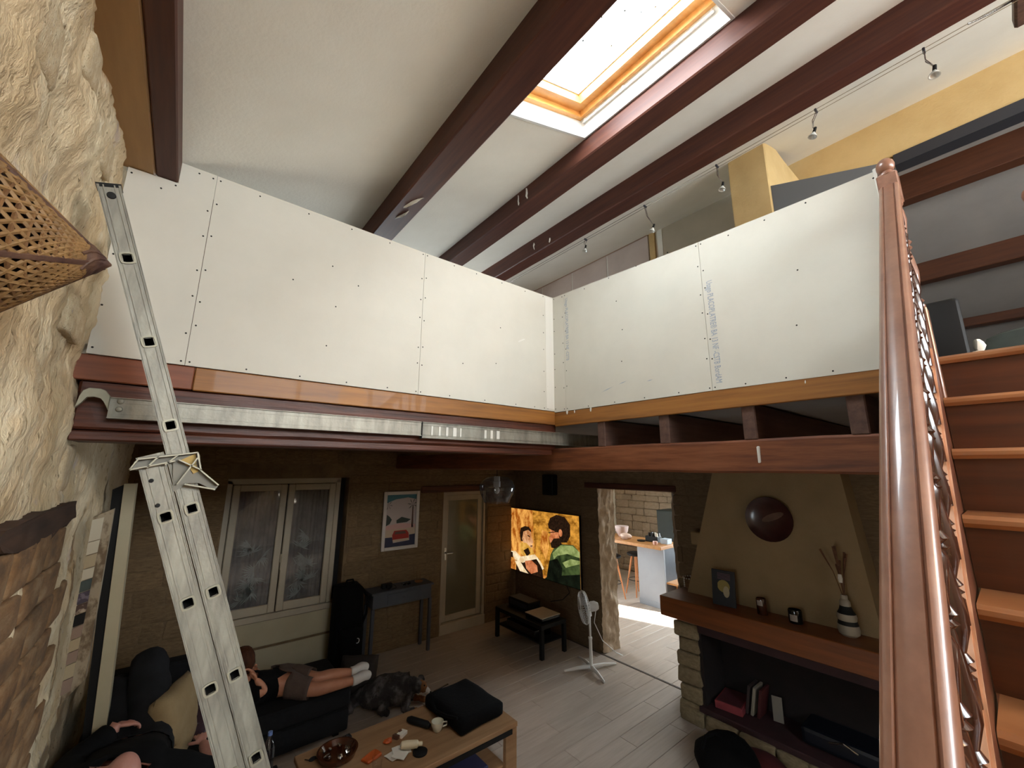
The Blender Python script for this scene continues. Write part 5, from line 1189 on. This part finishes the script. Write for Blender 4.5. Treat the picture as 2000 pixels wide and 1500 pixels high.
obj('print', b, [mat('card_yellow', '8d7f47', None, .6), mat('card_pale', 'a89c80', None, .6)], t)
b = BM(); r = random.Random(1)
for i in range(5):
    y0 = .07; y1 = -.07; h = .235+.012*i; poly(b, cardp([(y0, h), (y1, h), (y1, h+.004), (y0, h+.004)]))
obj('small_print', b, mat('card_ink', '6f5160', None, .6), t)
for i, (y, hh, lab, rr) in enumerate(((1.665, .135, 'brown glass candle jar on the mantel beside the framed card', .042), (1.405, .105, 'squat dark candle jar with a pale label on the mantel', .052))):
    t = thing('candle_jar', lab, 'jar', (4.27, y, mt)); b = BM(); lathe(b, [(rr*.95, 0), (rr, .006), (rr, hh-.01), (rr*.93, hh), (rr*.86, hh), (rr*.88, .02)], (4.27, y, mt), 18); obj('jar', b, M['amber'] if i == 0 else M['blackgl'], t, True)
    b = BM(); n = 8; c = [(4.27-(rr+.0012)*math.cos(q), y+(rr+.0012)*math.sin(q)) for q in [(-.55+1.1*k/n)+.5*(i == 9) for k in range(n+1)]]; z0, z1 = (mt+hh*.58, mt+hh*.9) if i == 0 else (mt+hh*.2, mt+hh*.68)
    A = [b.verts.new((x, yy, z0)) for x, yy in c]; B_ = [b.verts.new((x, yy, z1)) for x, yy in c]
    for k in range(n): b.faces.new((A[k], A[k+1], B_[k+1], B_[k]))
    obj('label', b, mat('jar_label', '9a8f84', None, .6), t)
    b = BM(); lathe(b, [(rr*.86, 0), (rr*.86, hh*.5), (.002, hh*.5)], (4.27, y, mt+.012), 14); obj('wax', b, M['cream'], t, True)
t = thing('striped_vase', 'black and white striped bottle vase with dried stems on the mantel', 'vase', (4.28, 1.045, mt))
vp = [(.045, 0), (.068, .02), (.072, .05), (.068, .085), (.060, .115), (.066, .14), (.060, .165), (.045, .19), (.036, .22), (.036, .25), (.022, .27), (.024, .29), (.02, .30)]
for i in range(0, len(vp)-1):
    pass
b = BM(); vx, vy = 4.28, 1.045
segs = [(0, 3, 1), (3, 4, 0), (4, 6, 1), (6, 8, 0), (8, 12, 1)]
for a, c, w in segs: lathe(b, vp[a:c+1], (vx, vy, mt), 18, cap=(a == 0), mi=1-w)
obj('vase', b, [mat('vase_white', '978d7c', None, .4), M['black']], t, True)
b = BM(); r = random.Random(9)
for i in range(11):
    dx, dy = r.uniform(-.06, .05), r.uniform(-.05, .13); h = r.uniform(.2, .42); tube(b, [(vx, vy, mt+.26), (vx+dx*.5, vy+dy*.4, mt+.3+h*.5), (vx+dx, vy+dy, mt+.3+h)], [.003, .003, .009], 5)
obj('dried_stems', b, M['grass'], t)
b = BM(); lathe(b, [(.012, 0), (.016, .03), (.012, .06)], (vx-.05, vy-.005, mt+.40), 8); obj('white_tag', b, M['paper'], t)
t = thing('small_basket', 'small woven basket with a beaded rim at the left end of the mantel', 'basket', (4.55, 2.47, mt))
b = BM(); lathe(b, [(.05, 0), (.065, .06), (.07, .10), (.064, .10), (.058, .06), (.04, .01)], (4.55, 2.485, mt), 16); obj('body', b, M['wicker'], t)
b = BM()
for k in range(16): a = 2*math.pi*k/16; ball(b, (4.55+.068*math.cos(a), 2.485+.068*math.sin(a), mt+.105), .008, 6)
for k in range(5): ball(b, (4.49, 2.52, mt+.02+.018*k), .008, 6)
obj('bead_rim', b, M['paper'], t, kind='stuff')
# in the firebox
t = thing('board_game_box', 'faded red box lying in the left of the firebox', 'box', (4.45, 2.08, .17)); b = BM(); box(b, 4.30, 4.62, 1.97, 2.21, .17, .235, .004, (0, 0, .12)); obj('lid', b, M['red'], t); b = BM(); box(b, 4.312, 4.61, 1.985, 2.195, .235, .238, .001, (0, 0, .12)); obj('lid_print', b, mat('box_lid_print', '4d2228', '5c3036', .6), t)
for i, (y, c, lab) in enumerate(((1.93, '3a3030', 'dark book leaning in the firebox, first to the right of the red box'), (1.885, '8a8478', 'grey spined book leaning in the middle of the row in the firebox'), (1.83, '4a1f20', 'dark red book leaning in the firebox at the right of the row'))):
    t = thing('book', lab, 'book', (4.5, y, .17), None); b = BM(); box(b, 4.40, 4.58, y-.012, y+.012, .175, .42, .003, (.18, 0, 0)); obj('cover', b, mat('book_'+c, c, None, .6), t); b = BM(); box(b, 4.405, 4.582, y-.009, y+.009, .18, .418, 0, (.18, 0, 0)); obj('pages', b, M['paper'], t)
t = thing('white_card', 'small grey white card standing in the firebox right of the books', 'card', (4.55, 1.72, .17)); b = BM(); box(b, 4.50, 4.51, 1.68, 1.76, .172, .37, .001, (0, .1, .2)); obj('card', b, mat('grey_card', '7a756c', None, .7), t)
t = thing('toy_pile', 'dark blue plastic toy case lying in the right of the firebox', 'case', (4.5, 1.2, .17)); b = BM(); g = box(b, 4.34, 4.64, .95, 1.5, .17, .30, .03, seg=2); obj('case', b, mat('navy_plastic', '12151f', None, .35), t); b = BM(); tube(b, [(4.335, 1.12, .26), (4.32, 1.2, .30), (4.335, 1.3, .26)], .008, 6); obj('handle', b, M['chrome'], t)
t = thing('duffel_bag', 'black duffel bag on the floor in front of the hearth at the bottom edge', 'bag', (3.72, 1.9, 0))
b = BM(); ball(b, (3.72, 1.84, .125), (.30, .24, .13), 18, (0, 0, .5)); wobble(b, .03, 7)
for v in b.verts: v.co.z = max(.002, v.co.z)
obj('body', b, M['shirt'], t, True, sharp=70); b = BM(); tube(b, [(3.55, 1.95, .2), (3.62, 1.95, .27), (3.72, 1.92, .27), (3.78, 1.88, .22)], .014, 6); obj('handle', b, M['shirt'], t, True)
t = thing('red_cloth', 'dark red cloth on the floor between the black duffel bag and the hearth', 'cloth', (4.02, 1.72, 0)); b = BM(); ball(b, (4.03, 1.70, .05), (.13, .2, .06), 12); wobble(b, .02, 9)
for v in b.verts: v.co.z = max(.002, v.co.z)
obj('cloth', b, mat('dark_red_cloth', '4a1216', '3a0e12', .9), t, True)

# ================================================================== KITCHEN seen through the opening
b = BM(); box(b, 8.75, 8.95, 4.2, 7.0, -.1, 2.86); box(b, 8.75, 8.95, 2.0, 2.4, -.1, 2.86); box(b, 8.75, 8.95, 2.4, 4.2, -.1, .9); box(b, 8.75, 8.95, 2.4, 4.2, 2.2, 2.86); box(b, XR+T, 8.95, 2.0, 2.2, -.1, 2.86); box(b, XR+.1, XR+T+.02, 5.6, 6.8, -.1, 2.86)
wk = struct('wall_kitchen_right', b, M['mortar'])
KS_ = [stone_mesh(100+i, mat('kitchen_stone', '9b8a78', '83735f', .9, scale=(5, 5, 5), bump=.6, bscale=(30, 30, 30), rnd=.14)) for i in range(8)]
courses(wk, 'y', 8.745, 4.6, 6.6, .0, 2.6, [], KS_, .05, 31, hh=(.12, .22), ww=(.2, .5))
KX0, KX1 = 5.24, 5.98
b = BM(); box(b, XR+T-.2, KX0, 6.6, 6.8, -.1, 2.86); box(b, KX1, 8.95, 6.6, 6.8, -.1, 2.86); box(b, KX0, KX1, 6.6, 6.8, 2.15, 2.86)
struct('wall_kitchen_far', b, M['plaster'])
b = BM()
for x0, x1, z0, z1 in ((KX0, KX0+.05, 0, 2.15), (KX1-.05, KX1, 0, 2.15), (KX0+.05, KX1-.05, 2.09, 2.15), (KX0+.05, KX1-.05, 0, .07)): box(b, x0, x1, 6.66, 6.72, z0, z1, .004)
d2 = struct('door_2', b, M['sash']); b = BM(); box(b, KX0+.05, KX1-.05, 6.685, 6.69, .07, 2.09); obj('pane', b, M['paneglass'], d2)
b = BM(); box(b, XR+T, 8.9, 2.1, 6.7, 2.62, 2.77); struct('ceiling_kitchen', b, M['plaster'])
b = BM(); box(b, 8.84, 8.846, 2.4, 4.2, .9, 2.2); w4 = struct('window_4', b, M['paneglass'])  # unseen window added to brighten the kitchen
b = BM()
for y0, y1, z0, z1 in ((2.4, 2.46, .9, 2.2), (4.14, 4.2, .9, 2.2), (2.46, 4.14, .9, .96), (2.46, 4.14, 2.14, 2.2)): box(b, 8.82, 8.87, y0, y1, z0, z1)
obj('window_frame', b, M['sash'], w4)
t = thing('kitchen_bar', 'wooden topped breakfast bar with a grey end panel in the sunlit kitchen', 'bar', (7.0, 4.9, 0))
b = BM(); box(b, 6.72, 7.38, 4.16, 6.3, 1.0, 1.055, .004, (0, 0, 0)); obj('worktop', b, M['oak'], t)
b = BM(); box(b, 6.86, 6.90, 4.20, 4.74, .0, 1.0, .003); obj('end_panel', b, M['greybar'], t); b = BM(); box(b, 6.85, 6.862, 4.20, 4.74, 0, .09, .002); obj('plinth', b, M['greybar'], t)
b = BM(); box(b, 6.90, 7.32, 4.20, 4.23, .0, 1.0, .003); obj('side_panel', b, M['slateblue'], t); b = BM(); box(b, 6.9, 7.5, 3.98, 4.2, .42, .45, .003); box(b, 7.2, 7.5, 3.98, 4.2, .0, .42); obj('side_shelf', b, M['oak'], t)
for i, (x, y, lab) in enumerate(((6.72, 5.22, 'bar stool half hidden by the stone jamb in the kitchen'), (7.25, 5.05, 'bar stool with orange legs tucked under the breakfast bar'))):
    t = thing('bar_stool', lab, 'stool', (x, y, 0))
    b = BM(); lathe(b, [(.15, 0), (.17, .02), (.17, .04), (.14, .055)], (x, y, .72), 18); obj('seat', b, M['black'], t, True)
    for k in range(4):
        a = .5+k*math.pi/2; b = BM(); tube(b, [(x+.07*math.cos(a), y+.07*math.sin(a), .73), (x+.22*math.cos(a), y+.22*math.sin(a), 0)], [.018, .012], 8); obj('leg', b, M['legwood'], t, True)
    b = BM(); tube(b, [(x+.16*math.cos(k*.52), y+.16*math.sin(k*.52), .28) for k in range(13)], .006, 6, False); obj('foot_ring', b, M['black'], t, True)
kz = 1.055
t = thing('bread_bag', 'pinkish cloth bag on the breakfast bar nearest the stone jamb', 'bag', (6.95, 5.0, kz)); b = BM(); ball(b, (6.92, 5.02, kz+.06), (.10, .12, .06), 10); wobble(b, .02, 12); obj('bag', b, mat('pink_cloth', 'c3a89a', None, .9), t, True)
t = thing('mixing_bowl', 'pale bowl stacked behind the cloth bag on the breakfast bar', 'bowl', (7.2, 5.3, kz)); b = BM(); lathe(b, [(.06, 0), (.12, .10), (.14, .20), (.13, .20), (.05, .012)], (7.15, 5.28, kz), 18); obj('bowl', b, mat('pale_pink', 'c9b6b2', None, .5), t, True)
t = thing('black_dish', 'flat black dish in the middle of the breakfast bar', 'dish', (6.98, 4.72, kz)); b = BM(); lathe(b, [(.07, 0), (.08, .02), (.07, .02), (.01, .008)], (6.98, 4.72, kz), 16); obj('dish', b, M['black'], t, True)
t = thing('spice_rack', 'dark rack of small jars on the breakfast bar', 'rack', (7.12, 4.55, kz)); b = BM(); box(b, 7.05, 7.2, 4.42, 4.68, kz, kz+.10, .01); wobble(b, .01, 20); obj('tray', b, M['black'], t)
for k in range(6): b = BM(); cyl(b, (7.08+.07*(k % 2), 4.45+.075*(k//2), kz+.10), (7.08+.07*(k % 2), 4.45+.075*(k//2), kz+.16), .026, .022, 10); obj('jar', b, M['paper'] if k % 3 == 0 else M['blackgl'], t, True)
t = thing('tissue_box', 'pale blue and white box at the near end of the breakfast bar', 'box', (7.1, 4.28, kz)); b = BM(); box(b, 7.04, 7.2, 4.22, 4.36, kz, kz+.085, .004); obj('box', b, mat('pale_blue', 'a3b0bd', None, .6), t)
t = thing('pink_pot', 'small pink pot at the corner of the breakfast bar', 'pot', (6.85, 4.36, kz)); b = BM(); lathe(b, [(.035, 0), (.045, .03), (.04, .06), (.004, .062)], (6.86, 4.35, kz), 14); obj('pot', b, mat('pink_glaze', 'd9b0a8', None, .4), t, True)
t = thing('tall_cabinet', 'tall dark green cabinet at the right of the kitchen opening', 'cabinet', (8.4, 4.75, 0)); b = BM(); box(b, 8.2, 8.70, 4.35, 5.12, 0, 1.52, .006); obj('carcass', b, mat('dark_green', '1f2621', None, .6), t)
b = BM(); box(b, 8.185, 8.2, 4.38, 5.08, .05, 1.50, .003); dd = obj('door', b, MATS['dark_green'], t); b = BM(); box(b, 8.17, 8.186, 4.98, 5.0, .8, .95, .003); obj('handle', b, M['chrome'], dd)

# ================================================================== PEOPLE AND DOG
def hand(par, wrist, d, up, m, sc=1.0, curl=.5, name='hand'):
    """palm and five unequal bent fingers leaving wrist along d; up = back of the hand"""
    w = Vector(wrist); d = Vector(d).normalized(); s = d.cross(Vector(up)).normalized(); u = s.cross(d)
    J = {'w': (w, .022*sc), 'p': (w+d*.045*sc, (.036*sc, .016*sc)), 'k': (w+d*.085*sc, (.038*sc, .014*sc))}; E = [('w', 'p'), ('p', 'k')]
    for i, (off, l) in enumerate(((-.030, .062), (-.010, .074), (.011, .070), (.030, .054))):
        p = w+d*.088*sc+s*off*sc; a = p+(d*math.cos(curl*.5)-u*math.sin(curl*.5))*l*.45*sc; c = a+(d*math.cos(curl*1.3)-u*math.sin(curl*1.3))*l*.32*sc; e = c+(d*math.cos(curl*2)-u*math.sin(curl*2))*l*.26*sc
        J.update({f'{i}a': (p, .0095*sc), f'{i}b': (a, .009*sc), f'{i}c': (c, .0085*sc), f'{i}d': (e, .0075*sc)}); E += [('k', f'{i}a'), (f'{i}a', f'{i}b'), (f'{i}b', f'{i}c'), (f'{i}c', f'{i}d')]
    q = w+d*.03*sc-s*.034*sc; J['ta'] = (q, .012*sc); J['tb'] = (q+(d*.6-s*.7-u*.2).normalized()*.035*sc, .011*sc); J['tc'] = (q+(d*.6-s*.7-u*.2).normalized()*.035*sc+(d*.85-s*.3-u*.4).normalized()*.03*sc, .009*sc)
    E += [('p', 'ta'), ('ta', 'tb'), ('tb', 'tc')]
    return J, E
def merge(J, E, J2, E2, pre, a, b2):
    for k, v in J2.items(): J[pre+k] = v
    E += [(pre+p, pre+q) for p, q in E2]; E.append((a, pre+b2))
def headmesh(c, R, fwd, up):
    """skull with brow, nose, lips, chin, eye sockets and ears, radius R, looking along fwd"""
    b = BM(); f = Vector(fwd).normalized(); s = f.cross(Vector(up)).normalized(); u = s.cross(f); c = Vector(c)
    bmesh.ops.create_uvsphere(b, u_segments=32, v_segments=24, radius=1)
    for v in b.verts:
        x, y, z = v.co                                  # x forward, y side, z up
        p = Vector((x*1.0, y*.78, z*1.18))
        if x > 0:
            g = lambda a, cc, ww: math.exp(-((a-cc)/ww)**2)
            p.x += .20*g(z, -.18, .16)*g(y, 0, .13)+.05*g(z, .18, .12)*g(y, 0, .5)-.07*g(z, .06, .1)*(g(y, .34, .14)+g(y, -.34, .14))+.05*g(z, -.48, .09)*g(y, 0, .22)-.03*g(z, -.56, .04)*g(y, 0, .2)+.09*g(z, -.82, .16)*g(y, 0, .25)
        if z < -.3: p.y *= 1-.35*(-z-.3); p.x -= .12*(-z-.3)*(x < 0)
        v.co = c+R*(p.x*f+p.y*s+p.z*u)
    for sg in (1, -1):
        g = ball(b, (0, 0, 0), 1, 10)
        for v in g: v.co = c+R*((v.co.x*.14-.05)*f+(sg*.80+v.co.y*.06)*s+(v.co.z*.24-.05)*u)
    return b
def dress(name, body, m, pick, off, J, E, par, wr=0):
    """a garment: the body's own faces chosen by pick(joint pair, position along it), pushed out by off"""
    o_ = ORG[body.name]; me = body.data; segs = [(a, c, Vector(J[a][0])-o_, Vector(J[c][0])-o_) for a, c in E]; keep = set()
    rr = lambda k: (sum(J[k][1])/2 if isinstance(J[k][1], tuple) else J[k][1])
    val = {}
    for v in me.vertices:
        best = None
        for a, c, A, C in segs:
            d = C-A; t = max(0, min(1, (v.co-A).dot(d)/max(d.length_squared, 1e-9))); q = (v.co-A-d*t).length-(rr(a)*(1-t)+rr(c)*t)
            if best is None or q < best[0]: best = (q, a, c, t)
        val[v.index] = pick(best[1], best[2], best[3])
    b = BM(); b.from_mesh(me)
    b.verts.ensure_lookup_table(); kill = [f for f in b.faces if not all(val[v.index] for v in f.verts)]
    nrm = {v: v.normal.copy() for v in b.verts}
    for v in b.verts:
        k = off+wr*noise.noise(v.co*14)
        v.co += nrm[v]*k
    bmesh.ops.delete(b, geom=kill, context='FACES')
    seen = set(); isl = []
    for f in b.faces:
        if f in seen: continue
        st_ = [f]; seen.add(f); cur = []
        while st_:
            g = st_.pop(); cur.append(g)
            for e in g.edges:
                for h in e.link_faces:
                    if h not in seen: seen.add(h); st_.append(h)
        isl.append(cur)
    big = max(len(c) for c in isl); bmesh.ops.delete(b, geom=[f for c in isl if len(c) < big for f in c], context='FACES')
    bmesh.ops.delete(b, geom=[v for v in b.verts if not v.link_faces], context='VERTS'); bmesh.ops.solidify(b, geom=list(b.faces), thickness=-.003)
    bmesh.ops.delete(b, geom=[v for v in b.verts if not v.link_faces], context='VERTS')
    bmesh.ops.translate(b, verts=b.verts, vec=o_)
    return obj(name, b, m, par, True, sharp=180)
# --- sleeper on the chaise
t = thing('person', 'person in black shirt, taupe shorts and white socks lying on the chaise, facing away', 'person', (1.0, 4.5, .38))
J = {'pel': ((.97, 4.52, .52), (.13, .115)), 'waist': ((.86, 4.46, .53), (.125, .105)), 'chest': ((.72, 4.37, .54), (.15, .115)), 'neck': ((.66, 4.38, .66), .05), 'hb': ((.645, 4.40, .71), .06),
     'hipa': ((1.02, 4.57, .52), .085), 'hipb': ((1.0, 4.44, .49), .085), 'ka': ((1.24, 4.37, .495), .058), 'kb': ((1.215, 4.265, .455), .058), 'ca': ((1.36, 4.36, .50), .056), 'cb': ((1.34, 4.275, .45), .056), 'aa': ((1.56, 4.345, .475), .036), 'ab': ((1.555, 4.265, .435), .036),
     'fa': ((1.63, 4.345, .50), .04), 'fb': ((1.63, 4.27, .455), .04), 'ta': ((1.70, 4.36, .475), .03), 'tb': ((1.70, 4.285, .43), .03),
     'sa': ((.70, 4.28, .56), .062), 'ea': ((.81, 4.29, .565), .04), 'wa': ((.73, 4.30, .66), .028), 'sb': ((.70, 4.50, .60), .06), 'eb': ((.83, 4.60, .52), .04), 'wb': ((.74, 4.52, .66), .028)}
E = [('pel', 'waist'), ('waist', 'chest'), ('chest', 'neck'), ('neck', 'hb'), ('pel', 'hipa'), ('pel', 'hipb'), ('hipa', 'ka'), ('hipb', 'kb'), ('ka', 'ca'), ('kb', 'cb'), ('ca', 'aa'), ('cb', 'ab'), ('aa', 'fa'), ('ab', 'fb'), ('fa', 'ta'), ('fb', 'tb'), ('chest', 'sa'), ('sa', 'ea'), ('ea', 'wa'), ('chest', 'sb'), ('sb', 'eb'), ('eb', 'wb')]
for pre, w, d in (('A', 'wa', (-.5, .35, .75)), ('B', 'wb', (-.6, -.3, .7))):
    J2, E2 = hand(None, J[w][0], d, (0, .5, 1), None, .95, .7); merge(J, E, J2, E2, pre, w, 'w')
body = skin('body', J, E, M['skin'], t, 2, 'pel')
b = headmesh((.64, 4.43, .775), .094, (.55, .62, .2), (-.1, -.1, 1)); obj('head', b, M['skin'], t, True, sharp=180)
b = BM(); ball(b, (.63, 4.405, .79), (.108, .10, .118), 16)
for v in b.verts: v.co += .012*noise.noise_vector(v.co*22)
for v in b.verts: d = v.co-Vector((.63, 4.40, .79)); v.co -= .075*max(0, d.normalized().dot(Vector((.6, .65, -.2))))*Vector((.6, .65, .2))
tube(b, [(.60, 4.36, .80), (.56, 4.31, .72), (.57, 4.29, .62)], [.07, .055, .02], 10); obj('hair', b, M['hair'], t, True, sharp=180)
SH = {('pel', 'waist'), ('waist', 'chest'), ('chest', 'sa'), ('chest', 'sb')}
dress('shirt', body, M['shirt'], lambda a, c, t: ((a, c) == ('pel', 'waist') and t > .25) or (a, c) in SH-{('pel', 'waist')} or ((a, c) in (('sa', 'ea'), ('sb', 'eb')) and t < .6) or ((a, c) == ('chest', 'neck') and t < .6), .012, J, E, t, .006)
dress('shorts', body, M['shorts'], lambda a, c, t: ((a, c) == ('pel', 'waist') and t < .55) or (a, c) in (('pel', 'hipa'), ('pel', 'hipb')) or ((a, c) in (('hipa', 'ka'), ('hipb', 'kb')) and t < .84), .020, J, E, t, .008)
for s in 'ab':
    dress('sock', body, M['sock'], lambda a, c, t: (a, c) in (('a'+s, 'f'+s), ('f'+s, 't'+s)) or ((a, c) == ('c'+s, 'a'+s) and t > .82), .006, J, E, t)
# --- man reclining in the foreground
t = thing('person', 'person in dark clothes reclining on the sofa at lower left with a knee raised', 'person', (0, 3.9, .38))
J = {'pel': ((.0, 3.85, .53), (.17, .14)), 'waist': ((-.04, 3.67, .61), (.18, .15)), 'chest': ((-.07, 3.42, .72), (.21, .15)), 'neck': ((-.04, 3.20, .83), .058), 'hb': ((-.03, 3.13, .87), .06),
     'hipa': ((.09, 3.93, .55), .115), 'hipb': ((-.09, 3.93, .55), .115), 'ka': ((.01, 4.34, 1.0), .082), 'kb': ((-.14, 4.38, .84), .08), 'ca': ((.04, 4.56, .74), .072), 'cb': ((-.10, 4.58, .64), .07), 'aa': ((.07, 4.76, .45), .042), 'ab': ((-.05, 4.80, .43), .042), 'fa': ((.07, 4.87, .425), .04), 'fb': ((-.05, 4.90, .425), .04),
     'sa': ((.13, 3.38, .71), .078), 'ea': ((.43, 3.44, .55), .048), 'wa': ((.37, 3.80, .56), .033), 'sb': ((-.25, 3.38, .76), .078), 'eb': ((-.265, 3.64, .74), .058), 'wb': ((-.10, 3.84, .80), .031)}
E = [('pel', 'waist'), ('waist', 'chest'), ('chest', 'neck'), ('neck', 'hb'), ('pel', 'hipa'), ('pel', 'hipb'), ('hipa', 'ka'), ('hipb', 'kb'), ('ka', 'ca'), ('kb', 'cb'), ('ca', 'aa'), ('cb', 'ab'), ('aa', 'fa'), ('ab', 'fb'), ('chest', 'sa'), ('sa', 'ea'), ('ea', 'wa'), ('chest', 'sb'), ('sb', 'eb'), ('eb', 'wb')]
for pre, w, d in (('A', 'wa', (-.1, .95, .1)), ('B', 'wb', (.8, .4, -.2))):
    J2, E2 = hand(None, J[w][0], d, (0, 0, 1), None, 1.0, .6); merge(J, E, J2, E2, pre, w, 'w')
body = skin('body', J, E, M['pinkskin'], t, 2, 'pel')
b = headmesh((-.027, 3.06, .875), .098, (.1, .95, .15), (0, -.25, .95)); obj('head', b, M['pinkskin'], t, True, sharp=180)
dress('jumper', body, mat('dark_jumper', '101011', '0b0b0c', .95, spec=.15, scale=(9, 9, 9), bump=.3), lambda a, c, t: ((a, c) == ('pel', 'waist') and t > .1) or (a, c) in (('waist', 'chest'), ('chest', 'sa'), ('chest', 'sb'), ('sa', 'ea'), ('sb', 'eb')) or ((a, c) == ('chest', 'neck') and t < .95) or ((a, c) == ('eb', 'wb') and t < .85), .020, J, E, t, .012)
dress('trousers', body, M['jeans'], lambda a, c, t: ((a, c) == ('pel', 'waist') and t < .5) or (a, c) in (('pel', 'hipa'), ('pel', 'hipb'), ('hipa', 'ka'), ('hipb', 'kb'), ('ka', 'ca'), ('kb', 'cb')) or ((a, c) in (('ca', 'aa'), ('cb', 'ab')) and t < .9), .028, J, E, t, .012)
# --- dog lying on the floor
t = thing('dog', 'long haired black, grey and tan dog lying on the floor beyond the chaise', 'dog', (1.97, 4.47, 0))
J = {'rump': ((1.80, 4.58, .14), (.13, .135)), 'loin': ((1.90, 4.51, .155), (.135, .14)), 'rib': ((2.02, 4.42, .165), (.14, .15)), 'sho': ((2.12, 4.36, .165), (.12, .13)), 'nk': ((2.185, 4.305, .19), (.085, .085)), 'sk': ((2.235, 4.255, .195), (.062, .060)), 'st': ((2.265, 4.23, .175), (.045, .04)), 'mz': ((2.295, 4.205, .145), (.027, .024)), 'ns': ((2.312, 4.19, .13), (.016, .015)),
     'h1': ((1.80, 4.46, .11), .075), 'kn': ((1.93, 4.37, .085), .055), 'hk': ((1.83, 4.32, .05), .032), 'pw': ((1.93, 4.29, .03), .028), 'f1': ((2.10, 4.27, .12), .055), 'fe': ((2.03, 4.20, .055), .038), 'fw': ((2.17, 4.13, .032), .028), 'fp': ((2.24, 4.10, .026), .028), 'g1': ((2.17, 4.40, .1), .05), 'ge': ((2.16, 4.46, .05), .036), 'gw': ((2.28, 4.34, .03), .027), 'gp': ((2.33, 4.29, .026), .027),
     't1': ((1.72, 4.64, .10), .06), 't2': ((1.64, 4.62, .06), .06), 't3': ((1.60, 4.52, .045), .04)}
E = [('rump', 'loin'), ('loin', 'rib'), ('rib', 'sho'), ('sho', 'nk'), ('nk', 'sk'), ('sk', 'st'), ('st', 'mz'), ('mz', 'ns'), ('rump', 'h1'), ('h1', 'kn'), ('kn', 'hk'), ('hk', 'pw'), ('sho', 'f1'), ('f1', 'fe'), ('fe', 'fw'), ('fw', 'fp'), ('sho', 'g1'), ('g1', 'ge'), ('ge', 'gw'), ('gw', 'gp'), ('rump', 't1'), ('t1', 't2'), ('t2', 't3')]
dg_ = skin('body', J, E, M['dogdark'], t, 3, 'rib')
dg_.data.materials.append(M['dogtan']); dg_.data.materials.append(M['dogwhite'])
for v in dg_.data.vertices:
    w = v.co+ORG[dg_.name]; v.co += .012*noise.noise_vector(w*26)+.006*noise.noise_vector(w*70)
    if v.co.z+ORG[dg_.name].z < .003: v.co.z = .003
for p in dg_.data.polygons:
    c = p.center+ORG[dg_.name]; nz = noise.noise(c*12)
    near = min((c-Vector(J[k][0])).length-rr for k, rr in (('fw', .05), ('fp', .05), ('gw', .05), ('gp', .05), ('st', .05), ('sk', .03)))
    if (c-Vector(J['mz'][0])).length < .04+.01*nz or (c-Vector(J['ns'][0])).length < .03: p.material_index = 2
    elif near < .015+.01*nz: p.material_index = 1
for s in (1, -1):
    side = Vector((.62, .78, 0))*s; b = BM(); e = Vector((2.225, 4.265, .235))+side*.045
    tube(b, [e, e+side*.035+Vector((0, 0, .012)), e+side*.06+Vector((.01, -.01, -.03)), e+side*.062+Vector((.015, -.015, -.06))], [.024, .03, .026, .008], 10, squash=.4); obj('ear', b, M['dogdark'], t, True)
b = BM(); ball(b, (2.318, 4.186, .136), (.011, .011, .009), 8); obj('nose', b, M['blackgl'], t, True)
b = BM()
for s in (1, -1): ball(b, Vector((2.272, 4.228, .208))+Vector((.62, .78, 0))*.03*s, .008, 8)
obj('eyes', b, M['blackgl'], t, True)
